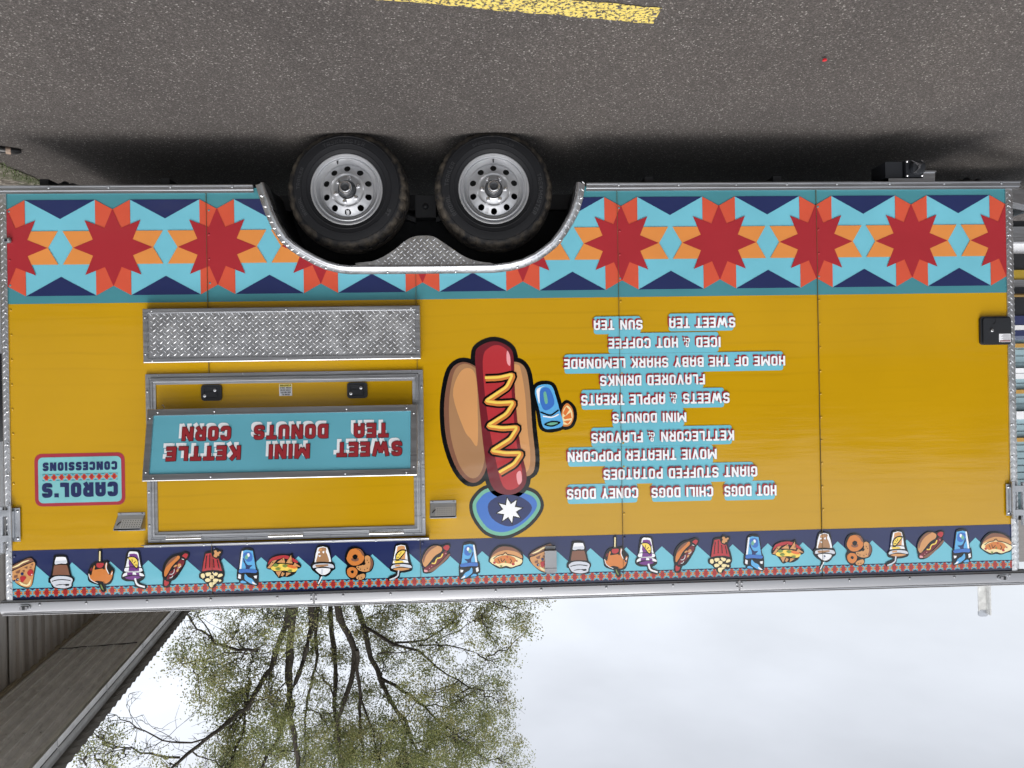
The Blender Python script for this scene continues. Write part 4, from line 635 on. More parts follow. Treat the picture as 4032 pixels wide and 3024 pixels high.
def make_wheel(rot, words):
    # rim is the wheel's own mesh; y = 0 is the outer face, +y goes inward
    b = MB(); N = 60
    prof = [(.206, .005), (.2165, .002), (.2165, -.004), (.213, -.008), (.207, -.007), (.203, .0), (.199, .010), (.195, .012), (.191, .006), (.186, .004), (.181, .010), (.177, .030), (.168, .046), (.1605, .046)]
    b.lathe(prof, N)
    b.lathe([(.1605, .046), (.158, .044), (.155, .036)], N)
    # disc with ten oval hand holes
    ro, ri, rh, hr = .155, .108, .1325, .0195
    fy = lambda r: .036 - .020 * (ro - r) / (ro - ri)
    for s in range(10):
        a0 = 2 * pi * (s + .5) / 10; half = pi / 10
        bd = [(ro, a0 - half + 2 * half * k / 6) for k in range(7)] + [(ri, a0 + half - 2 * half * k / 6) for k in range(7)]
        bd = [(ro, a) for r, a in bd[:7]] + [((ro + ri) / 2, a0 + half)] + bd[7:] + [((ro + ri) / 2, a0 - half)]
        ob, hb, hi = [], [], []
        for r, a in bd:
            p = (r * cos(a), r * sin(a)); ob.append((p[0], fy(r), p[1]))
            c = (rh * cos(a0), rh * sin(a0)); d = Vector((p[0] - c[0], p[1] - c[1])); d = d.normalized() * hr
            q = (c[0] + d.x, c[1] + d.y); rr = math.hypot(*q); hb.append((q[0], fy(rr), q[1])); hi.append((q[0], fy(rr) + .008, q[1]))
        n = len(bd); b.add(ob + hb + hi, [(k, (k + 1) % n, n + (k + 1) % n, n + k) for k in range(n)] + [(n + k, n + (k + 1) % n, 2 * n + (k + 1) % n, 2 * n + k) for k in range(n)])
    b.lathe([(ri, .016), (.102, .014), (.098, .017), (.094, .020), (.086, .020), (.078, .014), (.066, .012), (.059, .006), (.056, .006), (.054, .012), (.054, .03)], N)
    W = b.build('wheel', M_RIM, None, 40)
    t = MB(); NT = 144
    tp = [(.190, .08), (.206, .012), (.211, .004), (.216, -.001), (.223, -.006), (.236, -.012), (.2375, -.0145), (.240, -.013), (.262, -.0175), (.2635, -.020), (.265, -.0175), (.285, -.017), (.305, -.012), (.3065, -.014), (.308, -.0115), (.318, -.006), (.326, .0), (.334, .008), (.341, .020), (.345, .034),
          (.347, .048), (.340, .049), (.340, .056), (.348, .057), (.350, .085), (.342, .086), (.342, .094), (.350, .095), (.350, .125), (.342, .126), (.342, .134), (.350, .135), (.349, .165), (.341, .166), (.341, .173), (.347, .174), (.343, .20), (.33, .222), (.30, .232), (.25, .23), (.20, .20)]
    def mod(j, k):
        if 15 <= j <= 19: return -.006 if k % 4 == 0 else 0
        if j in (20, 23, 24, 35): return -.007 if k % 4 == 0 else 0
        return 0
    tp = [(r if r < .215 else .215 + (r - .215) * 1.115, y) for r, y in tp]
    t.lathe(tp, NT, (0, 0, 0), 0, mod); t.v = [(x, y, max(z, -.3445)) for x, y, z in t.v]      # flattened where it carries the load
    T = t.build('tyre', M_TYRE, W, 28)
    for s, ang, rad, hgt, ex in words:
        l = MB(); wdt = len(s) * hgt * .86 * ex
        def f(x, z, y, ang=ang, rad=rad): a = radians(ang) - x / rad; r = rad - .5 * .0 + z; return (r * cos(a), y - .0182 - .02 * 0 + max(0, (r - .285)) * .28 - .0006, r * sin(a))
        text(l, s, -wdt / 2, wdt / 2, -hgt / 2, hgt / 2, -.0012, 0, f=f, gap=.16, t=.17)
        l.build('tyre_lettering', M_TXT, T)
    h = MB(); h.lathe([(.0535, .03), (.0525, .01), (.050, -.02), (.045, -.032), (.038, -.036)], 36, mi=0); h.lathe([(.038, -.036), (.0375, -.05), (.035, -.054), (.031, -.054), (.030, -.06), (.026, -.061), (.024, -.055)], 36, mi=1); h.lathe([(.024, -.055), (.020, -.053), (.012, -.052), (.010, -.056), (.0001, -.056)], 24, mi=0)
    h.build('hub_cap', [plain('hub_grey_paint', (.03, .032, .036), .35), M_BRIGHT], W, 35)
    for k in range(6):
        a = radians(60 * k + rot); x, z = .0715 * cos(a), .0715 * sin(a)
        n = MB(); n.lathe([(.0135, .014), (.0125, .005), (.0105, .004)], 24, (x, 0, z)); n.lathe([(.0105, .006), (.0105, -.006), (.009, -.009), (.006, -.009), (.006, -.016), (.0045, -.018), (.0001, -.018)], 6, (x, 0, z)); n.build('lug_nut', M_BRIGHT, W, 30)
    a = radians(-90 + rot); v = MB(); v.tube([(.182 * cos(a), .02, .182 * sin(a)), (.172 * cos(a), -.002, .172 * sin(a)), (.158 * cos(a), -.012, .158 * sin(a))], [.007, .0055, .004], 10); v.build('valve_stem', M_PLAST, W, 40)
    a = radians(rot + 8); s = MB(); c0 = Vector((.136 * cos(radians(72 + rot)), .136 * sin(radians(72 + rot)))); u = Vector((cos(radians(72 + rot)), sin(radians(72 + rot)))); q = Vector((-u.y, u.x))
    P = lambda a, b: ((c0 + u * a + q * b).x, fy(.136 + a) - .0015, (c0 + u * a + q * b).y)
    s.poly([P(-.014, -.009), P(.014, -.009), P(.014, .009), P(-.014, .009)]); s.build('rim_sticker', plain('grey_sticker', (.42, .43, .45), .4), W)
    return W
w1 = make_wheel(18, [('TASKMASTER', -88, .287, .026, 1.15), ('RADIAL', 22, .287, .020, 1.1), ('TRAILER', -13, .287, .020, 1.1), ('ST', 150, .287, .022, 1.1)]); w1.location = (-1.9366, .092, .345)
w2 = make_wheel(0, [('SPECIAL', -75, .285, .016, 1.15), ('TRAILER', -105, .285, .016, 1.15), ('TASKMASTER', 172, .287, .026, 1.15), ('RADIAL', 22, .287, .024, 1.05), ('TRAILER', -18, .287, .024, 1.05)]); w2.location = (-2.826, .092, .345)
bpy.context.view_layer.update()
for q in (w1, w2): adopt(q, TR)
w1.rotation_euler[1] = radians(0)

# ---------------------------------------------------------------- frames, window, counter, sign
def frame(mb, x0, x1, z0, z1, prof, mi=0, f=None):      # mitred frame; prof: (inset, y)
    f = f or (lambda x, z, y: (x, y, z))
    rings = [[(x0 + i, z0 + i), (x1 - i, z0 + i), (x1 - i, z1 - i), (x0 + i, z1 - i)] for i, y in prof]
    vs_ = [f(p[0], p[1], prof[j][1]) for j, r in enumerate(rings) for p in r]; n = len(prof)
    mb.add(vs_, [(j * 4 + k, j * 4 + (k + 1) % 4, (j + 1) * 4 + (k + 1) % 4, (j + 1) * 4 + k) for j in range(n - 1) for k in range(4)], mi)
WX0, WX1, WZ0, WZ1 = -2.384, -.774, 1.4465, 2.428
b = MB(); b.box(WX0 + .06, WX1 - .06, -.018, -.012, WZ0 + .06, WZ1 - .05); SV = b.build('service_window', M_YEL, TR)
b = MB(); frame(b, WX0, WX1, WZ0, WZ1, [(0, -.001), (0, -.014), (.018, -.014), (.020, -.008), (.024, -.008), (.026, -.030), (.030, -.030), (.031, -.026), (.035, -.026), (.036, -.032), (.046, -.032), (.048, -.026), (.062, -.024), (.064, -.012)])
for i in range(7):
    for z in (WZ0 + .009, WZ1 - .009): b.dome(WX0 + .07 + i * .245, -.014, z, .007, .005)
for i in range(5):
    for x in (WX0 + .009, WX1 - .009): b.dome(x, -.014, WZ0 + .1 + i * .195, .007, .005)
b.build('window_frame', M_ALU, SV, 30)
for x in (-.987, -1.572, -2.157):
    b = MB(); b.tube([(x - .1, -.036, 2.404), (x + .1, -.036, 2.404)], .0065, 10); b.box(x - .1, x + .1, -.0345, -.031, 2.386, 2.402)
    for i in range(4): b.tube([(x - .06 + i * .04 - .001, -.036, 2.404), (x - .06 + i * .04 + .001, -.036, 2.404)], .0068, 10)
    b.build('hinge', M_BRIGHT, SV, 40)
for x, z in ((-1.1563, 1.5604), (-1.9993, 1.5612)):
    b = MB(); b.prism([(p[0], -.018, p[1]) for p in rrect(x - .059, x + .059, z - .047, z + .047, .02)], (0, -.013, 0)); L = b.build('door_latch', M_PLAST, SV, 30)
    b = MB(); frame(b, x - .044, x + .044, z - .034, z + .034, [(0, -.0312), (.0, -.034), (.004, -.034), (.006, -.0315)]); b.box(x - .034, x + .036, -.037, -.0313, z - .004, z + .022); b.build('latch_paddle', plain('satin_black', (.02, .022, .027), .3), L)
    for dx, dz in ((-.023, -.015), (.036, .017)):
        c = MB(); c.lathe([(.0085, 0), (.0085, -.005), (.006, -.006), (.0001, -.0055)], 18, (x + dx, -.034, z + dz)); c.build('lock_cylinder', M_BRIGHT, L, 30)
b = MB(); X0, X1 = -1.618, -1.544; b.box(X0, X1, -.0195, -.0182, 1.516, 1.586, 0); b.box(X0 + .002, X1 - .002, -.0202, -.0196, 1.518, 1.533, 1)
text(b, 'CAUTION', X0 + .014, X1 - .006, 1.5205, 1.5305, -.0206, 2, t=.24)
b.poly([(X0 + .004, -.0206, 1.5205), (X0 + .012, -.0206, 1.5205), (X0 + .008, -.0206, 1.530)], 2)
for i, s in enumerate(('SECURE ALL', 'DOOR AND GATE', 'LATCHES BEFORE', 'MOVING TRAILER')):
    wd = (X1 - X0 - .008) * (.72, .9, .95, .98)[i]; z = 1.5745 - i * .0135 + .0
    text(b, s, (X0 + X1) / 2 - wd / 2, (X0 + X1) / 2 + wd / 2, 1.586 - .0125 - .013 * i, 1.586 - .003 - .013 * i, -.0202, 2, t=.2)
b.build('caution_sticker', [M_STICK, plain('sticker_yellow', lin(225, 205, 60), .4), plain('sticker_black', (.02, .02, .02), .5)], SV)
b = MB(); b.prism([(-2.404, 0, 2.4565), (-2.404, -.002, 2.4565), (-2.404, -.004, 2.446), (-2.404, -.045, 2.434), (-2.404, -.047, 2.4365), (-2.404, -.010, 2.4475)], (1.658, 0, 0)); b.box(-2.404, -.746, -.006, -.0022, 2.444, 2.4575)
for i in range(7): b.dome(-2.34 + i * .25, -.006, 2.4515, .006, .004)
b.build('drip_rail', M_ALU, TR, 30)
# fold-down counter, folded up against the wall
CX0, CX1, CZ0, CZ1, CY_ = -2.3745, -.782, 1.069, 1.381, -.052
b = MB(); b.box(CX0 + .02, CX1 - .02, CY_ + .006, -.012, CZ0 + .02, CZ1 - .02); b.poly([(CX0 + .02, CY_ + .0055, CZ0 + .02), (CX1 - .02, CY_ + .0055, CZ0 + .02), (CX1 - .02, CY_ + .0055, CZ1 - .02), (CX0 + .02, CY_ + .0055, CZ1 - .02)])
tread(b, lambda u, v, h: (u, CY_ + .0055 - h, v), CX0 + .028, CX1 - .028, CZ0 + .027, CZ1 - .027)
CT = b.build('counter_shelf', M_DIA, TR, 35)
b = MB(); frame(b, CX0, CX1, CZ0, CZ1, [(.004, -.004), (0, -.006), (0, CY_), (.003, CY_ - .002), (.024, CY_ - .002), (.026, CY_ + .003), (.030, CY_ + .003), (.030, CY_ + .008)])
for x in (CX0 + .012, CX1 - .012):
    for z in (CZ0 + .05, CZ1 - .05): b.dome(x, CY_ - .002, z, .006, .004)
for x in (CX0 + .05, CX1 - .05, -1.6):
    for z in (CZ0 + .012, CZ1 - .012): b.dome(x, CY_ - .002, z, .006, .004)
b.build('counter_frame', M_ALU, CT, 30)
# tilted sign board hanging in front of the window
BX0, BX1, BL = -2.3545, -.823, .4077
def sg(x, s, y): return (x, -.10 - .08 * s / BL + y * .981, 1.650 + .3997 * s / BL + y * .196)
b = MB(); b.add([sg(x, s, y) for y in (-.001, .016) for x, s in ((BX0 + .02, .02), (BX1 - .02, .02), (BX1 - .02, BL - .02), (BX0 + .02, BL - .02))], [(0, 1, 2, 3), (7, 6, 5, 4)])
SB = b.build('sign_board', vinyl('sign_teal_vinyl', lin(100, 172, 190)), TR)
b = MB(); frame(b, BX0, BX1, 0, BL, [(.006, .02), (0, .018), (0, -.004), (.003, -.007), (.036, -.007), (.038, -.002), (.038, .0)], 0, sg)
for x in (BX0 + .018, BX1 - .018):
    for s in (.05, BL - .05): p = sg(x, s, -.007); b.dome(*p, .006, .004)
for x in (BX0 + .06, BX1 - .06, -1.95, -1.2):
    for s in (.018, BL - .018): p = sg(x, s, -.007); b.dome(*p, .006, .004)
b.build('sign_frame', M_ALU, SB, 30)
SGM = [M_WHITE, plain('dark_red_outline', lin(50, 14, 20), .35), plain('sign_red_vinyl', lin(150, 40, 48), .35)]
b = MB()
for n_w, (s, x0, x1, z0, z1) in enumerate((('KETTLE', -1.3641, -.9413, 1.86, 1.9449), ('CORN', -1.3044, -1.0215, 1.7502, 1.8352), ('MINI', -1.7509, -1.5127, 1.8581, 1.9456), ('DONUTS', -1.8529, -1.4242, 1.749, 1.8349), ('SWEET', -2.2738, -1.8949, 1.8543, 1.9419), ('TEA', -2.1949, -1.9892, 1.749, 1.8366))):
    a = (x0 + .004, x1 - .004, (z0 - 1.65 + .004) * 1.02, (z1 - 1.65 - .004) * 1.02)
    text(b, s, *a, -.002, 0, t=.22, grow=.0028, dx=.0155, dz=-.018, f=sg); text(b, s, *a, -.0035, 1, t=.22, grow=.0028, f=sg); text(b, s, *a, -.005, 2, t=.22, f=sg)
    if n_w % 2: b.build('sign_lettering', SGM, SB); b = MB()
for x in (BX0 + .01, BX1 - .01):
    b = MB(); b.hexa([(x - .004, -.02, 1.70), (x + .004, -.02, 1.70), (x + .004, -.02, 1.98), (x - .004, -.02, 1.98)], [(x - .004, -.097, 1.672), (x + .004, -.097, 1.672), (x + .004, -.155, 2.03), (x - .004, -.155, 2.03)]); b.build('sign_bracket', M_STEEL, SB, 40)
b = MB(); b.tube([(-.875, -.03, 1.63), (-.888, -.05, 1.626), (-.9, -.06, 1.64), (-.89, -.06, 1.655), (-.875, -.05, 1.655)], .0025, 6)
b.build('hook', M_STEEL, SB, 40)
# flood lights beside the window
for xc, zc, sk in ((-.677, 2.306, 1), (-2.4905, 2.2795, 0)):
    x0, x1, z0, z1 = xc - .077, xc + .077, zc - .050, zc + .050
    b = MB(); b.box(x0, x1, -.004, -.001, z0 - .004, z1 + .002); b.box(x0 + .002, x1 - .002, -.0105, -.0042, z1 - .016, z1 - .003)
    b.prism([(x0, -.0045, z0 + .012), (x0, -.060, z1 - .022), (x0, -.060, z1 - .014), (x0, -.0045, z1 - .014)], (.003, 0, 0)); b.prism([(x1 - .003, -.0045, z0 + .012), (x1 - .003, -.060, z1 - .022), (x1 - .003, -.060, z1 - .014), (x1 - .003, -.0045, z1 - .014)], (.003, 0, 0))
    b.hexa([(x0, -.0045, z1 - .014), (x1, -.0045, z1 - .014), (x1, -.063, z1 - .014), (x0, -.063, z1 - .014)], [(x0, -.0045, z1 - .012), (x1, -.0045, z1 - .012), (x1, -.063, z1 - .012), (x0, -.063, z1 - .012)])
    for x in (x0 + .015, x1 - .015):
        for z in (z0 + .004, z1 - .005): b.dome(x, -.005 if z < zc else -.0105, z, .005, .004)
    LF = b.build('flood_light', M_ALU, TR, 30)
    P = lambda u, v, h: (x0 + .003 + u * .148, -.0045 - .0545 * v - h, z0 + .012 + v * .0675 - h * .6)
    b = MB(); b.add([P(0, 0, .001), P(1, 0, .001), P(1, 1, .001), P(0, 1, .001)], [(0, 1, 2, 3)], 0); b.add([P(.0, .30, .002), P(.80, .30, .002), P(.80, .97, .002), P(.0, .97, .002)], [(0, 1, 2, 3)], 1)
    for i in range(8):
        for j in range(4):
            u, v = .05 + i * .094, .38 + j * .155; b.add([P(u, v, .003), P(u + .03, v, .003), P(u + .03, v + .06, .003), P(u, v + .06, .003)], [(0, 1, 2, 3)], 2)
    b.tube([P(.92, .75, .004), P(.86, .6, .006), P(.80, .5, .004)], .003, 6, 3); b.build('light_lens', [plain('lens_grey', (.62, .63, .65), .2), plain('light_board', (.84, .84, .83), .4), plain('diode', (.20, .20, .18), .3), M_PLAST], LF)
# hinge brackets for the awning arms at both ends
def bracket(px0, px1, pin, tx0, tx1, sg_):
    b = MB(); b.box(px0, px1, -.012, -.0085, 2.208, 2.402); b.tube([(pin, -.024, 2.190), (pin, -.024, 2.42)], .011, 14)
    b.tube([(pin + .012 * -sg_, -.016, 2.222 + .0085 * k) for k in range(20)], [.006 + .0015 * (k % 2) for k in range(20)], 7)
    for z0 in (2.216, 2.362): b.box(min(pin, tx0), max(pin, tx1) - .002, -.033, -.020, z0, z0 + .036)
    xm = (tx0 + tx1) / 2; rr = abs(tx1 - tx0) / 2; b.tube([(xm, -.02, 2.198), (xm, -.02, 2.46)], rr, 16)
    for z in (2.225, 2.383): b.dome(px0 + .014 if sg_ > 0 else px1 - .014, -.0122, z, .008, .006)
    b.build('awning_bracket', M_STEEL, TR, 35)
bracket(-.051, -.004, -.002, .034, .060, 1); bracket(-5.981, -5.944, -5.979, -6.066, -6.034, -1)
# inlet hatch
x0, x1, z0, z1 = -5.992, -5.796, 1.1755, 1.3485
b = MB(); b.prism([(p[0], -.001, p[1]) for p in rrect(x0, x1, z0, z1, .022)], (0, -.016, 0)); b.prism([(p[0], -.0172, p[1]) for p in rrect(x0 + .011, x1 - .011, z0 + .011, z1 - .008, .014)], (0, -.010, 0)); HT = b.build('inlet_hatch', M_PLAST, TR, 30)
b = MB(); b.tube([(-5.884, -.0285, z0 + .012), (-5.884, -.0285, z0 + .035), (-5.876, -.0285, z0 + .045), (-5.868, -.0285, z0 + .047)], .0013, 5); b.build('cable_flap', M_DARK, HT)
b = MB(); b.lathe([(.0095, 0), (.0095, -.007), (.007, -.0085), (.0001, -.008)], 20, (-5.8596, -.0272, 1.2608)); b.build('hatch_lock', M_BRIGHT, HT, 30)
b = MB(); b.box(-5.978, -5.905, -.0285, -.0274, 1.283, 1.333, 0); b.box(-5.975, -5.909, -.0292, -.0286, 1.3235, 1.3305, 1)
for i in range(7): b.box(-5.975, -5.975 + .045 + .012 * ((i * 5) % 3) / 2, -.0290, -.0286, 1.3185 - i * .0052, 1.3205 - i * .0052, 2)
b.build('warning_label', [M_STICK, plain('warning_red', lin(120, 40, 40), .4), plain('small_print', (.2, .2, .22), .5)], HT)
# small grey box on the frieze
b = MB(); b.box(-3.159, -3.089, -.034, -.012, 2.535, 2.662); b.box(-3.160, -3.088, -.036, -.0125, 2.640, 2.646); b.box(-3.150, -3.098, -.030, -.0122, 2.664, 2.671); b.dome(-3.142, -.034, 2.649, .003, .001); b.dome(-3.106, -.034, 2.649, .003, .001); b.box(-3.155, -3.094, -.0118, -.0115, 2.512, 2.534)
b.build('camera_cover', plain('grey_painted_box', (.32, .33, .35), .35), TR)
# clear marker lamps
def marker(x, y, z, w_, h_):
    b = MB(); b.prism([(p[0], y, p[1]) for p in rrect(x - w_ / 2, x + w_ / 2, z - h_ / 2, z + h_ / 2, h_ * .45)], (0, -.007, 0), 0); b.prism([(p[0], y - .0072, p[1]) for p in rrect(x - w_ * .36, x + w_ * .36, z - h_ * .3, z + h_ * .3, h_ * .25)], (0, -.008, 0), 1)
    b.box(x - .009, x + .006, y - .017, y - .0155, z - h_ * .28, z + h_ * .28, 2); b.build('marker_lamp', [M_ALU, plain('clear_lens', (.28, .28, .30), .12), M_PLAST], TR, 30)
marker(-.0758, -.022, 2.7816, .066, .032); marker(-5.905, -.022, 2.7795, .066, .032); marker(-.004, -.012, .661, .052, .03)
# bracket standing on the roof
b = MB(); b.box(-5.867, -5.858, .03, .07, 2.80, 3.025); b.box(-5.858, -5.809, .062, .070, 2.80, 3.025); b.box(-5.856, -5.811, .060, .0619, 2.83, 2.86, 0)
b.prism([(p[0], .0615, p[1]) for p in rrect(-5.8672, -5.808, 3.0, 3.042, .015)], (0, .009, 0), 1); b.build('roof_bracket', [plain('weathered_white_plastic', (.62, .63, .62), .5, var=.2, vscale=30), M_STEEL], TR)
# stabiliser jacks folded under both ends
def jack(x, s):
    b = MB(); y = .32
    b.hexa([(x, y, .255), (x + s * .10, y, .235), (x + s * .34, y, .32), (x + s * .30, y, .35)], [(x, y + .07, .255), (x + s * .10, y + .07, .235), (x + s * .34, y + .07, .32), (x + s * .30, y + .07, .35)])
    b.box(min(x, x + s * .32), max(x, x + s * .32), y + .01, y + .06, .325, .36); b.tube([(x + s * .005, y + .02, .262), (x + s * .075, y - .03, .258)], .026, 12); b.tube([(x + s * .01, y - .03, .262), (x + s * .012, y - .06, .262)], .018, 12); b.dome(x + s * .012, y - .06, .262, .014, .01)
    b.build('stabiliser_jack', M_DARK, TR, 40)
jack(-.10, -1); jack(-6.01, 1)
# pump box and its bracket under the rail
b = MB(); b.prism([(-5.60, .07, .348), (-5.605, .07, .25), (-5.53, .07, .25), (-5.525, .07, .29), (-5.305, .07, .29), (-5.30, .07, .348)], (0, .006, 0)); b.box(-5.605, -5.53, .058, .07, .246, .254); b.box(-5.60, -5.30, .055, .07, .336, .345); b.v = [((x + 2.7168) * .976 - 2.7168, y - .075, (z - 1.545) * .976 + 1.545) for x, y, z in b.v]; b.build('pump_bracket', M_ALU, TR)
b = MB(); b.box(-5.40, -5.29, .08, .24, .183, .286); b.box(-5.52, -5.41, .06, .20, .178, .284); b.lathe([(.044, -.002), (.046, -.02), (.040, -.034), (.020, -.038), (.0001, -.038)], 24, (-5.475, .06, .23)); b.v = [((x + 2.7168) * .976 - 2.7168, y - .075, (z - 1.545) * .976 + 1.545) for x, y, z in b.v]; PB = b.build('pump_box', M_PLAST, TR, 40)
for x, z in ((-5.513, .276), (-5.418, .276), (-5.513, .187), (-5.418, .187)):
    b = MB(); b.dome(x, .06, z, .009, .008); b.v = [((x + 2.7168) * .976 - 2.7168, y - .075, (z - 1.545) * .976 + 1.545) for x, y, z in b.v]; b.build('bolt', M_BRIGHT, PB, 40)
b = MB()
for k in range(5): b.tube([(-5.43 - .012 * k, .03, .19 + .015 * k), (-5.47, .01, .22 + .01 * random.random()), (-5.50 + .008 * k, .02, .205), (-5.46, .015, .25), (-5.44, .03, .27)], .0028, 6)
b.v = [((x + 2.7168) * .976 - 2.7168, y - .075, (z - 1.545) * .976 + 1.545) for x, y, z in b.v]; b.build('cable', plain('grey_cable', (.06, .06, .065), .5), PB, 60)
# tongue in front of the body
b = MB(); b.hexa([(-6.0, .15, .30), (-6.0, .25, .30), (-7.9, 1.25, .30), (-7.9, 1.15, .30)], [(-6.0, .15, .40), (-6.0, .25, .40), (-7.9, 1.25, .40), (-7.9, 1.15, .40)]); b.hexa([(-6.0, 2.15, .30), (-6.0, 2.25, .30), (-7.9, 1.25, .30), (-7.9, 1.15, .30)], [(-6.0, 2.15, .40), (-6.0, 2.25, .40), (-7.9, 1.25, .40), (-7.9, 1.15, .40)]); b.box(-6.9, -6.05, .7, 1.7, .28, .299); b.build('tongue', M_ALU, TR)
GE = empty('generator', (-6.7, 1.1, .40), 'boxy generator with yellow label standing on the trailer tongue', 'generator')
def slab(n, z0, z1, m, y0=.80, x0=-7.1, x1=-6.30): adopt(MB().box(x0, x1, y0, 1.6, z0, z1).build(n, m), GE)
slab('generator_base', .402, .45, M_DARK, .82); slab('generator_rail', .452, .565, M_ALU, .79); slab('generator_tray', .567, .645, M_STICK, .83); slab('generator_body', .647, .765, M_DARK, .81); slab('generator_label', .767, .838, plain('label_yellow', lin(165, 140, 50), .4), .80)
slab('generator_rail', .840, .89, M_ALU, .79); slab('generator_panel', .892, 1.10, M_PLAST, .81); slab('generator_tank', 1.102, 1.17, plain('navy_paint', lin(48, 55, 92), .35), .80); slab('generator_stripe', 1.172, 1.206, M_STICK, .797); slab('generator_tank', 1.208, 1.25, bpy.data.materials['navy_paint'], .80)
b = MB(); b.tube([(-7.1, .78, .96), (-6.3, .78, .95)], .012, 8); adopt(b.build('generator_strap', plain('strap_yellow', lin(120, 95, 45), .6)), GE)
# ---------------------------------------------------------------- metal shed beside the trailer
SD = Vector((.1495, .9888)); SN = Vector((.9888, -.1495)); SO = Vector((-2.7168, -4.3246))
def S(lat, al, z): p = SO + SN * lat + SD * al; return (p.x, p.y, z)
SH = empty('metal_shed', S(5, 11, 0), 'dark ribbed metal shed with a wide eave and gutter beside the trailer', 'shed')
def shed_paint(name, c, var=.25):
    M = Mat(name); n = M.noise(3, 5, (3, 3, .35)); d = M.noise(25, 4)
    x = M.ramp(n, [(.3, tuple(v * (1 - var) for v in c)), (.7, tuple(v * (1 + var) for v in c))]); M.col(M.mix(M.ramp(d, [(.62, (0, 0, 0)), (.72, (.5, .5, .5))]), x, tuple(v * .55 for v in c))); M.set(Roughness=.45, Specular_IOR_Level=.4); return M.m
M_SHED = shed_paint('shed_brown_metal', (.35, .32, .29)); M_SOF = shed_paint('soffit_grey_metal', (.66, .645, .615), .12); M_GUT = plain('gutter_white_paint', (.8, .8, .8), .4, var=.15); M_ROOF = shed_paint('roof_galvanised', (.26, .25, .235), .2)
def spread(mb, prof, a0, a1, mi=0):          # profile (lat, z) drawn along the shed
    n = len(prof); mb.add([S(l, a, z) for a in (a0, a1) for l, z in prof], [(i, i + 1, n + i + 1, n + i) for i in range(n - 1)], mi)
A0, A1, EZ = 5.2, 17.5, 5.045
b = MB(); pts = []
a = 9.60
while a < A1: pts += [(a, 4.24), (a + .165, 4.24), (a + .178, 4.205), (a + .222, 4.205), (a + .235, 4.24)]; a += .235
n = len(pts); b.add([S(l, a, z) for z in (0, EZ - .005) for a, l in pts], [(i, i + 1, n + i + 1, n + i) for i in range(n - 1)])
q = [S(4.26, A0, 0), S(9.5, A0, 0), S(9.5, A1, 0), S(4.26, A1, 0)]; b.add(q + [(x, y, EZ) for x, y, z in q], [(0, 1, 5, 4), (1, 2, 6, 5), (2, 3, 7, 6), (3, 0, 4, 7)]); b.build('ribbed_wall', M_SHED, SH)
b = MB(); pr = [(3.205, EZ)]; l = 3.24
while l < 4.2: pr += [(l, EZ), (l + .012, EZ + .032), (l + .05, EZ + .032), (l + .062, EZ), (l + .095, EZ), (l + .1, EZ - .014), (l + .108, EZ - .014), (l + .113, EZ)]; l += .165
pr += [(4.26, EZ)]; spread(b, pr, A0, 10.88); spread(b, [(x, z - .004) for x, z in pr], 10.86, A1)
for al in (7.2, 8.3, 9.4, 10.8, 12.2):
    for lt in (3.37, 3.54, 3.70, 3.87, 4.03): x, y, z = S(lt, al + random.uniform(-.05, .05), EZ); b.box(x - .01, x + .01, y - .01, y + .01, z - .016, z + .002)
SF = b.build('soffit', M_SOF, SH)
b = MB(); q = [S(l_, 10.87 + random.uniform(-.012, .012), EZ - .017) for l_ in [3.21 + .1 * i for i in range(11)]]; b.tube(q, [.003 + .006 * random.random() for _ in q], 4); b.build('soffit_joint', M_DARK, SF)
b = MB(); b.hexa([S(4.20, A0, EZ - .05), S(4.235, A0, EZ - .05), S(4.235, A0, EZ - .008), S(4.20, A0, EZ - .008)], [S(4.20, A1, EZ - .05), S(4.235, A1, EZ - .05), S(4.235, A1, EZ - .008), S(4.20, A1, EZ - .008)])
b.build('wall_trim', plain('trim_tan', (.30, .25, .17), .5), SH)
b = MB(); spread(b, [(3.205, EZ), (3.205, EZ - .02), (3.165, EZ - .02), (3.165, EZ + .16)], A0, A1); b.build('fascia', plain('fascia_tan_paint', (.62, .60, .54), .5, var=.15), SH)
b = MB(); spread(b, [(3.158, EZ + .14), (3.150, EZ + .02), (3.132, EZ - .008), (3.126, EZ - .022), (3.121, EZ - .022), (3.119, EZ + .052)], A0, A1, 0); spread(b, [(3.119, EZ + .052), (3.128, EZ + .054), (3.128, EZ + .060), (3.115, EZ + .061)], A0, A1, 2)
spread(b, [(3.115, EZ + .061), (3.098, EZ + .082), (3.092, EZ + .105), (3.096, EZ + .135), (3.09, EZ + .145)], A0, A1, 1)
for al in (6.6, 8.0, 9.4, 10.8, 12.2): spread(b, [(3.130, EZ - .012), (3.127, EZ - .025), (3.117, EZ - .025), (3.115, EZ + .055), (3.094, EZ + .082), (3.088, EZ + .105), (3.092, EZ + .135)], al, al + .02, 1)
b.build('gutter', [M_GUT, plain('gutter_grey', (.50, .51, .52), .35, var=.12), M_DARK], SH, 40)
b = MB(); na = int((A1 - A0) / .0225); vs_ = []
for k in range(na + 1):
    al = A0 + k * .0225; w_ = .012 * cos(2 * pi * al / .18)
    for lt, zz in ((2.955, EZ + .150), (3.3, EZ + .225), (9.5, EZ + 1.6)): vs_.append(S(lt, al, zz + w_))
b.add(vs_, [(k * 3 + j, k * 3 + j + 1, k * 3 + j + 4, k * 3 + j + 3) for k in range(na) for j in (0, 1)]); b.build('roof', M_ROOF, SH, 60)
